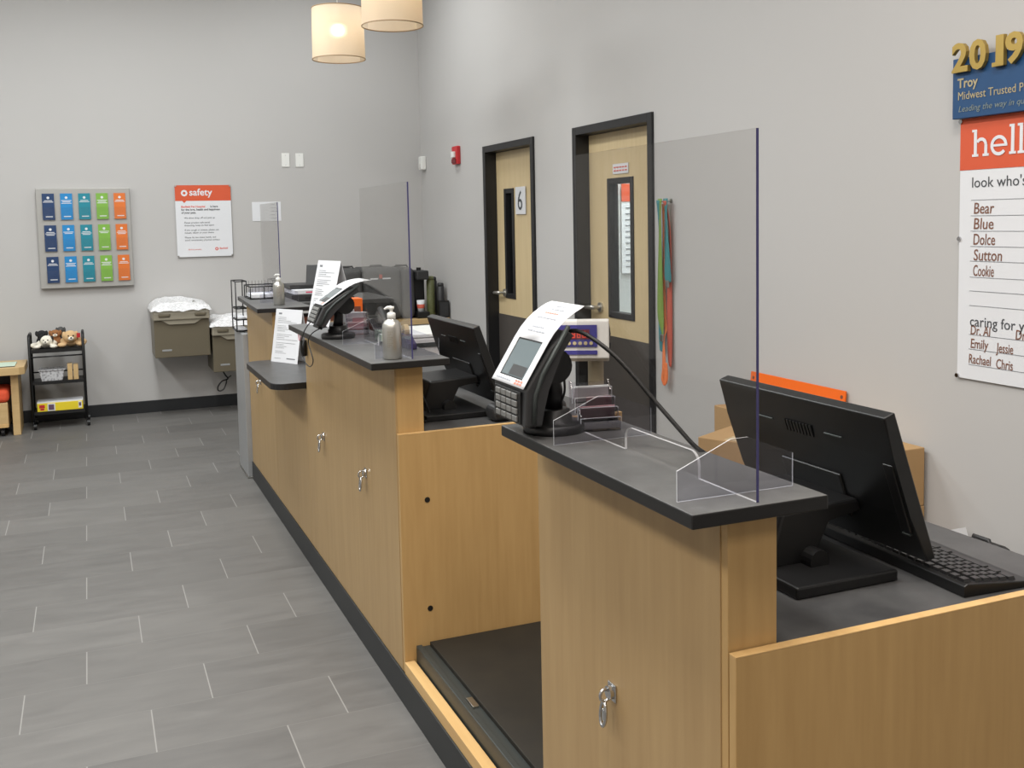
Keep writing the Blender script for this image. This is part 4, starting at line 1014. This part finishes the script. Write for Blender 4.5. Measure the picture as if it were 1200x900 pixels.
# ------------------------------------------------------------------ back wall items
br = thing('brochure_rack', 'silver wall rack with fifteen brochure pockets', 'rack', (-.01, YB, 1.09))
m = MB(); m.box(-.366, .347, YB-.045, YB-.0005, 1.093, 1.905, bev=.004); m.build('backboard', 'rackgrey', br, True)
cols = [('navy', rgb(24, 56, 98)), ('bright blue', rgb(20, 128, 190)), ('teal', rgb(18, 128, 146)), ('green', rgb(122, 172, 66)), ('orange', rgb(214, 112, 44))]
rowsn = ['top', 'middle', 'bottom']
for r_ in range(3):
    for c_ in range(5):
        x0 = -.321+c_*.1355+r_*.004; z1 = 1.863-r_*.256; z0 = z1-.212
        pk = MB(); pk.box(x0-.004, x0+.094, YB-.060, YB-.058, z0-.005, z0+.10); pk.box(x0-.006, x0-.004, YB-.060, YB-.0455, z0-.005, z0+.10); pk.box(x0+.094, x0+.096, YB-.060, YB-.0455, z0-.005, z0+.10); pk.box(x0-.006, x0+.096, YB-.060, YB-.0455, z0-.007, z0-.005)
        pk.build('pocket', 'pocket', br, True)
        b = thing('brochure', '%s brochure in the %s row of the wall rack' % (cols[c_][0], rowsn[r_]), 'brochure', (x0+.045, YB-.052, z0), 0, 'brochures in the wall rack')
        key = 'bro%d' % c_
        if key not in M: M[key] = plain('brochure_'+cols[c_][0].replace(' ', '_'), cols[c_][1], .45, var=.05, scale=20)
        m = MB(); m.box(x0, x0+.090, YB-.0555, YB-.047, z0, z1); m.build('leaflet', key, b, True)
        m = MB(); yy = YB-.0563
        m.cyl(.0105, 0, .001, (x0+.045, yy, z1-.034), 'y', 16); m.build('emblem', 'paper', b, True); m = MB()
        for k in range(2+(r_+c_) % 2):
            L = .030+.008*((k*3+c_) % 2); m.box(x0+.045-L, x0+.045+L, yy, yy+.001, z1-.060-k*.011, z1-.055-k*.011)
        m.build('printed_title', 'paper', b, True)
        m = MB(); m.box(x0+.022, x0+.045+.03, yy, yy+.001, z0+.022, z0+.029); m.build('printed_footer', 'paper', b, True)
# safety sign
ss = thing('safety_sign', 'white safety notice with an orange header on the back wall', 'sign', (.94, YB, 1.31))
m = MB(); m.box(.709, 1.170, YB-.016, YB-.012, 1.314, 1.925); m.build('panel', 'paper', ss, True)
m = MB(); m.box(.709, 1.170, YB-.0168, YB-.016, 1.792, 1.925); m.raw([(.765, YB-.0168, 1.792), (.80, YB-.0168, 1.792), (.782, YB-.0168, 1.774)], [(0, 1, 2)]); m.build('header_band', 'orange', ss, True)
m = MB(); yy = YB-.0175
m.lathe([(.012, 0), (.028, 0), (.028, .0006), (.012, .0006)], (.785, yy, 1.858), 'y', 8, False)
m.text('safety', .082, (.825, yy, 1.838), (1, 0, 0), (0, 0, 1), bold=.0015)
for x in (.815, ): hbz = 0
m.build('header_lettering', 'paper', ss, True)
m = MB(); yy = YB-.0165
m.text('Banfield Pet Hospital', .0235, (.755, yy, 1.735), (1, 0, 0), (0, 0, 1), bold=.0006); m.build('lettering', 'inkr', ss, True)
m = MB(); m.text('Banfield.com/safety', .014, (.80, yy, 1.372), (1, 0, 0), (0, 0, 1)); m.build('lettering', 'inkr', ss, True); m = MB()
m.lathe([(.007, 0), (.015, 0), (.015, .0006), (.007, .0006)], (1.035, yy, 1.378), 'y', 8, False); m.text('Banfield', .022, (1.058, yy, 1.374), (1, 0, 0), (0, 0, 1), bold=.0004)
m.build('logo', 'inkr', ss, True)
m = MB()
for s_, x, z, sz, bd in (('is here', .995, 1.735, .0235, .0006), ('for the love, health and happiness', .755, 1.710, .0235, .0006), ('of your pets.', .755, 1.684, .0235, .0006),
        ('We allow drop off and pick up', .775, 1.640, .0205, 0), ('Please practice safe social', .775, 1.600, .0205, 0), ('distancing, keep six feet apart', .775, 1.577, .0205, 0),
        ('If you cough or sneeze, please use', .775, 1.537, .0205, 0), ('tissues, elbow or your sleeve', .775, 1.514, .0205, 0), ('Please do not shake hands, and', .775, 1.474, .0205, 0), ('avoid unnecessary physical contact', .775, 1.451, .0205, 0)):
    m.text(s_, sz, (x, yy, z), (1, 0, 0), (0, 0, 1), bold=bd)
m.build('body_lettering', 'inkd', ss, True)
for x in (.716, 1.163):
    for z in (1.321, 1.918):
        m = MB(); m.cyl(.007, -.022, -.0005, (x, YB, z), 'y', 12); m.build('standoff_pin', 'steel', ss, True)
# wall plates
for x, lb in ((1.657, 'white blank wall plate high on the back wall, the left one'), (1.780, 'white blank wall plate high on the back wall, the right one')):
    r = thing('wall_plate', lb, 'wall plate', (x, YB, 2.14), 0, 'white wall plates on the back wall')
    m = MB(); m.box(-.035, .035, -.008, -.0005, -.060, .060, bev=.003); m.build('cover', 'white', r)
    m = MB(); m.cyl(.003, -.009, -.008, (0, 0, .042), 'y', 10); m.cyl(.003, -.009, -.008, (0, 0, -.042), 'y', 10); m.build('screw', 'post', r)
ns = thing('wall_notice', 'small white notice sheet on the back wall behind the farthest shield', 'sign', (1.475, YB, 1.61))
m = MB(); m.box(1.350, 1.600, YB-.004, YB-.0005, 1.608, 1.776); m.build('sheet', 'paper', ns, True)
m = MB()
for k in range(5): m.box(1.51, 1.545+.012*(k % 3), YB-.0046, YB-.004, 1.75-k*.030, 1.754-k*.030)
m.build('printed_lines', 'ink', ns, True)

# drinking fountains with plastic draped over
def fountain(x0, x1, yf, zb, zm, zt, label, cover_label, gname, w2=None):
    r = thing('drinking_fountain', label, 'drinking fountain', ((x0+x1)/2, YB, zb), 0, 'taupe wall drinking fountains')
    m = MB(); m.prism([(yf+.03, zb), (YB-.001, zb), (YB-.001, zm), (yf+.03, zm)], x0+.004, x1-.004, 'x', bev=.004); m.build('cabinet', 'taupe', r, True)
    m = MB(); m.prism([(yf, zm+.002), (YB-.001, zm+.002), (YB-.001, zt+.015), (yf+.03, zt), (yf, zt-.02)], x0, x1, 'x', bev=.008); hd = m.build('basin_head', 'taupe2', r, True)
    m = MB(); xm = (x0+x1)/2; m.prism([(xm-.16, zm+.002), (xm+.16, zm+.002), (xm+.10, zm-.035), (xm-.10, zm-.035)], yf+.012, yf+.034, 'y', bev=.003); m.build('apron', 'taupe2', r, True)
    for xx in (x0+.085, x1-.075):
        m = MB(); m.box(xx-.045, xx+.045, yf-.010, yf+.002, zm+.030, zm+.058, bev=.008, seg=3); m.build('push_bar', 'taupe', hd, True)
    m = MB(); m.tube([(x1-.10, yf+.14, zt), (x1-.10, yf+.14, zt+.045), (x1-.115, yf+.12, zt+.055)], [.016, .013, .010], 10); m.build('bubbler', 'steel', hd, True)
    m = MB(); m.box(x0+.06, x0+.135, yf+.0275, yf+.0305, zb+.052, zb+.066, bev=.001); m.build('name_plate', 'post', r, True)
    # film
    nx, ny = 34, 22; vs = []; fs = []
    for i in range(nx+1):
        for j in range(ny+1):
            u, v = i/nx, j/ny
            x = x0-.018+(x1-x0+.036)*u; y = yf-.022+(YB-.012-yf+.022)*v
            bump = math.sin(PI*min(1, u*1.15))**.5 if u*1.15 < 1 else 0
            edge = min(u, 1-u, v*1.3, 1.0)
            z = zt+.012+.070*min(1, edge*6)**.7*(.65+.5*noise.noise(Vector((x*6, y*6, zb*3))))+.006*noise.noise(Vector((x*22, y*22, zb)))
            if v < .05 or u < .02 or u > .98: z = zt-.006+.018*noise.noise(Vector((x*18, y*18, 3)))
            vs.append((x, y, z))
    for i in range(nx):
        for j in range(ny): fs.append((i*(ny+1)+j, (i+1)*(ny+1)+j, (i+1)*(ny+1)+j+1, i*(ny+1)+j+1))
    m = MB(); m.raw(vs, fs, True, recalc=False); o = m.build('plastic_cover', 'film')
    c = Vector(((x0+x1)/2, (yf+YB)/2, zt)); o.data.transform(Matrix.Translation(-c)); o.location = c
    tag(o, cover_label, 'plastic cover', 'plastic covers on the drinking fountains')
fountain(.462, .905, 8.585, .511, .815, .900, 'higher and left one of the two taupe wall drinking fountains', 'crumpled clear plastic over the higher drinking fountain', 1)
fountain(.917, 1.36, 8.585, .361, .665, .752, 'lower and right one of the two taupe wall drinking fountains', 'crumpled clear plastic over the lower drinking fountain', 2)
cable('power_cord', [(1.005, 8.80, .358), (1.03, 8.78, .31), (1.05, 8.78, .275), (1.0, 8.77, .26), (.965, 8.77, .215), (.97, 8.77, .18), (1.01, 8.77, .19), (1.035, 8.78, .24), (1.045, 8.80, .27), (1.10, 8.98, .27)], .006, 'bundled black power cord hanging under the lower drinking fountain', cat='cord')

# ------------------------------------------------------------------ toy cart
tc = thing('utility_cart', 'black three tier rolling cart with toys against the back wall', 'cart', (-.27, 8.78, 0))
x0, x1, y0, y1 = -.462, -.072, 8.68, 8.93
for x in (x0, x1):
    m = MB()
    m.tube([(x, y0, .05), (x, y0, .72), (x, y0+.02, .745), (x, y1-.02, .745), (x, y1, .72), (x, y1, .05)], .011, 8); m.build('side_frame', 'black', tc, True)
for k, z in enumerate((.630, .375, .135)):
    m = MB(); m.box(x0+.01, x1-.01, y0-.004, y1, z-.012, z, bev=.002); m.box(x0+.01, x1-.01, y0-.006, y0-.002, z-.02, z+.006); m.build('shelf', 'black', tc, True)
m = MB()
for z in (.585, .425): m.tube([(x0, y1-.01, z), (x1, y1-.01, z)], .006, 8)
m.tube([(x0, y0, .575), (x1, y0, .575)], .006, 8); m.build('rail', 'black', tc, True)
for x in (x0, x1):
    for y in (y0, y1):
        m = MB(); m.lathe([(0, -.011), (.024, -.011), (.024, .011), (0, .011)], (x+.012, y, .0245), 'x', 16, False); m.box(x-.006, x+.006, y-.012, y+.012, .03, .062, bev=.003); m.build('caster', 'black', tc, True)
def plush(name_label, loc, rz, mats, kind):
    r = thing('plush_toy', name_label, 'toy', loc, rz, 'plush toys on the cart')
    body, ear, muz = mats; s = .9
    m = MB()
    if kind == 'dog':
        m.ell((0, .03, .045), (.085, .06, .045)); m.ell((-.01, -.02, .085), (.055, .048, .050)); m.ell((-.075, -.03, .022), (.035, .045, .020)); m.ell((.065, -.03, .022), (.035, .045, .020)); m.ell((.085, .06, .03), (.035, .03, .028))
    elif kind == 'flat':
        m.ell((0, .03, .035), (.080, .06, .034)); m.ell((.01, -.02, .062), (.048, .042, .042)); m.ell((-.06, -.045, .018), (.03, .04, .017)); m.ell((.065, -.045, .018), (.028, .04, .017)); m.ell((-.09, .04, .022), (.035, .035, .022))
    else:
        m.ell((0, 0, .040), (.035, .03, .040)); m.ell((0, -.008, .092), (.032, .03, .030))
    o = m.build('body', body, r); rm = o.modifiers.new('r', 'REMESH'); rm.mode = 'VOXEL'; rm.voxel_size = .006; rm.use_smooth_shade = True
    hx, hy, hz = {'dog': (-.01, -.02, .085), 'flat': (.01, -.02, .062), 'cub': (0, -.008, .092)}[kind]; k = {'dog': 1, 'flat': .85, 'cub': .62}[kind]
    for sgn in (-1, 1):
        m = MB(); m.ell((hx+sgn*.046*k, hy, hz+.012*k), (.016*k, .018*k, .030*k)); m.build('ear', ear, r)
        m = MB(); m.ell((hx+sgn*.018*k, hy-.045*k, hz+.010*k), (.006*k, .004*k, .006*k)); m.build('eye', 'black', r)
    m = MB(); m.ell((hx, hy-.045*k, hz-.012*k), (.022*k, .016*k, .016*k)); mz = m.build('muzzle', muz, r)
    m = MB(); m.ell((hx, hy-.060*k, hz-.006*k), (.008*k, .005*k, .006*k)); m.build('nose', 'black', mz)
    return r
SZ = .6305
p1 = plush('tan plush dog with a red tag on the right of the cart top', (-.155, 8.79, SZ), .1, ('plusht', 'plusht', 'plushw'), 'dog')
m = MB(); m.box(.035, .062, -.045, -.042, .075, .112, bev=.003); m.build('red_tag', 'red', p1)
plush('white plush dog with dark face patch on the left of the cart top', (-.345, 8.79, SZ), -.15, ('plushw', 'plushk', 'plushw'), 'flat')
q = plush('small black plush puppy sitting behind the white plush dog', (-.375, 8.865, SZ), 0, ('plushk', 'plushk', 'plushk'), 'cub'); q.scale = (1.25, 1.1, 1.15)
q = plush('small brown plush bear with a white face between the dogs', (-.275, 8.855, SZ), 0, ('plushb', 'plushb', 'plushw'), 'cub'); q.scale = (1.3, 1.1, 1.15)
q = plush('tiny grey plush at the back of the cart top', (-.235, 8.90, SZ), 0, ('bin', 'bin', 'bin'), 'cub'); q.scale = (1., .8, 1.3)
sb = thing('storage_tub', 'speckled grey tub on the middle shelf of the cart', 'tub', (-.32, 8.78, .3755))
m = MB(); m.prism([(-.385, .376), (-.235, .376), (-.218, .462), (-.404, .462)], 8.69, 8.86, 'y', bev=.006); m.build('body', 'granite', sb, True)
m = MB(); m.tube([(-.406, 8.688, .464), (-.216, 8.688, .464), (-.216, 8.862, .464), (-.406, 8.862, .464)], .005, 6, close=True); m.build('rim', 'granite', sb, True)
for i, (a, lb) in enumerate(((-.178, 'pale wooden block on the cart shelf beside the tub, the left one'), (-.135, 'pale wooden block on the cart shelf beside the tub, the right one'))):
    r = thing('wooden_block', lb, 'block', (a, 8.72, .3755), 0, 'wooden blocks on the cart')
    m = MB(); m.box(-.018, .018, -.03, .06, 0, .130-.008*i, bev=.002); m.build('body', 'table', r)
yb2 = thing('toy_box', 'yellow toy box with red and blue print on the bottom shelf of the cart', 'box', (-.27, 8.75, .1355))
m = MB(); m.box(-.43, -.095, 8.685, 8.86, .136, .205, bev=.002); m.build('carton', 'yellow', yb2, True)
m = MB(); m.box(-.43, -.095, 8.69, 8.86, .2052, .212); m.build('lid', 'paper', yb2, True)
m = MB(); m.mi = 1; m.box(-.415, -.375, 8.6835, 8.685, .168, .192); m.box(-.408, -.380, 8.6835, 8.685, .150, .165); m.build('printed_title', ['paper', 'red'], yb2, True)
m = MB(); m.box(-.355, -.300, 8.6835, 8.685, .142, .200); m.mi = 1; m.box(-.348, -.308, 8.682, 8.6835, .150, .192); m.build('printed_picture', ['paper', plain('print_plum', rgb(96, 70, 96), .6)], yb2, True)
m = MB(); m.box(-.13, -.105, 8.6835, 8.685, .15, .2); m.mi = 2; m.box(-.126, -.110, 8.682, 8.6835, .165, .192)
m.build('printed_panel', ['paper', 'red', plain('print_violet', rgb(96, 70, 96), .6)], yb2, True)

# play table, stool at the left edge
tt = thing('play_table', 'low maple play table at the left edge beside the cart', 'table', (-1.1, 8.7, 0))
m = MB(); m.prism(rounded(-.0, 1, 0, .5, .04) if False else [(-1.75, 8.45), (-.53, 8.45), (-.492, 8.485), (-.492, 8.93), (-1.75, 8.93)], .475, .535, 'z', bev=.004); m.build('tabletop', 'table', tt, True)
m = MB(); m.box(-.598, -.545, 8.53, 8.90, 0, .475, bev=.003); m.build('leg_panel', 'table', tt, True)
m = MB(); m.box(-1.72, -1.67, 8.53, 8.90, 0, .475, bev=.003); m.build('leg_panel', 'table', tt, True)
m = MB(); m.box(-1.66, -.60, 8.86, 8.88, .30, .475); m.build('rear_apron', 'black2', tt, True)
ms = thing('activity_sheet', 'pale green sheet lying on the play table', 'sheet', (-.85, 8.65, .5355))
m = MB(); m.box(-.95, -.56, 8.50, 8.78, .536, .541, bev=.001); m.build('board', 'mint', ms, True)
m = MB(); m.box(-.951, -.559, 8.4985, 8.5, .5362, .541); m.build('edge_strip', 'black2', ms, True)
so = thing('storage_stool', 'wheeled maple stool with an orange cushion under the play table', 'stool', (-.80, 8.70, 0))
m = MB(); m.box(-1.02, -.625, 8.50, 8.84, .07, .262, bev=.003); m.build('box', 'table', so, True)
m = MB(); m.box(-1.025, -.612, 8.49, 8.845, .2635, .365, bev=.035, seg=4); m.build('cushion', 'cush', so, True)
m = MB(); m.box(-1.02, -.625, 8.494, 8.50, .072, .095); m.build('edge_band', 'band', so, True)
for x in (-.97, -.67):
    for y in (8.55, 8.80):
        m = MB(); m.lathe([(0, -.012), (.030, -.012), (.030, .012), (0, .012)], (x, y, .0305), 'x', 16, False); m.box(x-.014, x+.014, y-.014, y+.014, .045, .069); m.build('caster', 'black', so, True)

# ------------------------------------------------------------------ pendants
def pendant(loc, label):
    r = thing('pendant_lamp', label, 'lamp', loc, 0, 'drum pendant lamps')
    R_ = .182; H_ = .345
    m = MB(); m.lathe([(R_*.97, H_), (R_, 0)], n=48); o = m.build('shade', 'shade', r); 
    m = MB()
    for z, rr in ((0, R_), (H_, R_*.97)): m.tube([(rr*math.cos(a), rr*math.sin(a), z) for a in [2*PI*k/40 for k in range(40)]], .0035, 6, close=True)
    m.build('rim', 'shaderim', o)
    m = MB(); m.tube([(-R_*.96, 0, H_), (0, 0, H_)], .0025, 6); m.tube([(R_*.96, 0, H_), (0, 0, H_)], .0025, 6); m.cyl(.018, H_-.06, H_, (0, 0, 0)); sk = m.build('socket', 'white', r)
    m = MB(); m.ell((0, 0, .19), (.032, .032, .038)); m.build('bulb', 'bulb', r)
    m = MB(); m.tube([(0, 0, H_), (0, 0, ZC-loc[2]-.02)], .003, 6); m.build('cord', 'white', r)
    m = MB(); m.cyl(.06, ZC-loc[2]-.022, ZC-loc[2]-.0005, (0, 0, 0)); m.build('canopy', 'white', r)
    ld = bpy.data.lights.new('lamp_light', 'POINT'); ld.energy = .36; ld.color = (1, .80, .58); ld.shadow_soft_size = .05
    lo = bpy.data.objects.new('lamp_light', ld); COL.objects.link(lo); lo.location = (0, 0, .19); lo.parent = r
pendant((1.678, 7.0, 2.705), 'lower and farther drum pendant lamp with a glowing bulb')
pendant((1.744, 5.9, 2.735), 'upper and nearer drum pendant lamp cut by the photo top')

# ------------------------------------------------------------------ lights
def area(name, loc, sx, sy, e, col=(1, 1, 1), rot=(0, 0, 0)):
    ld = bpy.data.lights.new(name, 'AREA'); ld.shape = 'RECTANGLE'; ld.size = sx; ld.size_y = sy; ld.energy = e; ld.color = col
    lo = bpy.data.objects.new(name, ld); COL.objects.link(lo); lo.location = loc; lo.rotation_euler = rot
cool = (.97, 1.0, 1.0); warm = (1.0, .925, .85)
for x in (-2.0, .2):
    for y in (-1.6, .7, 2.9, 5.0, 7.0):
        area('unseen_ceiling_light', (x, y, ZC-.02), .6, 1.2, (48 if x < 0 else 54)*(1.0 if y > 4 else .95 if y > 2 else 1.0 if y > 0 else .72), warm if y < 2 else cool)
area('unseen_ceiling_light', (1.5, 1.3, ZC-.02), .6, 1.2, 44, warm)  # unseen area light without a fixture, strengthened to brighten the near right wall
area('unseen_ceiling_light', (1.9, 7.6, ZC-.02), .6, 1.2, 24, cool)  # added fill, no known fixture: lifts the dark far corner
area('exam_light', (3.6, 5.3, ZC-.05), .5, 1.0, 150, (.95, 1, 1))
w = bpy.data.worlds.new('world'); SC.world = w; w.use_nodes = True
w.node_tree.nodes['Background'].inputs[0].default_value = (.5, .52, .55, 1); w.node_tree.nodes['Background'].inputs[1].default_value = .05
SC.view_settings.view_transform = 'Standard'; SC.view_settings.look = 'None'; SC.view_settings.gamma = 1; SC.view_settings.exposure = 0
SC.view_settings.use_curve_mapping = False
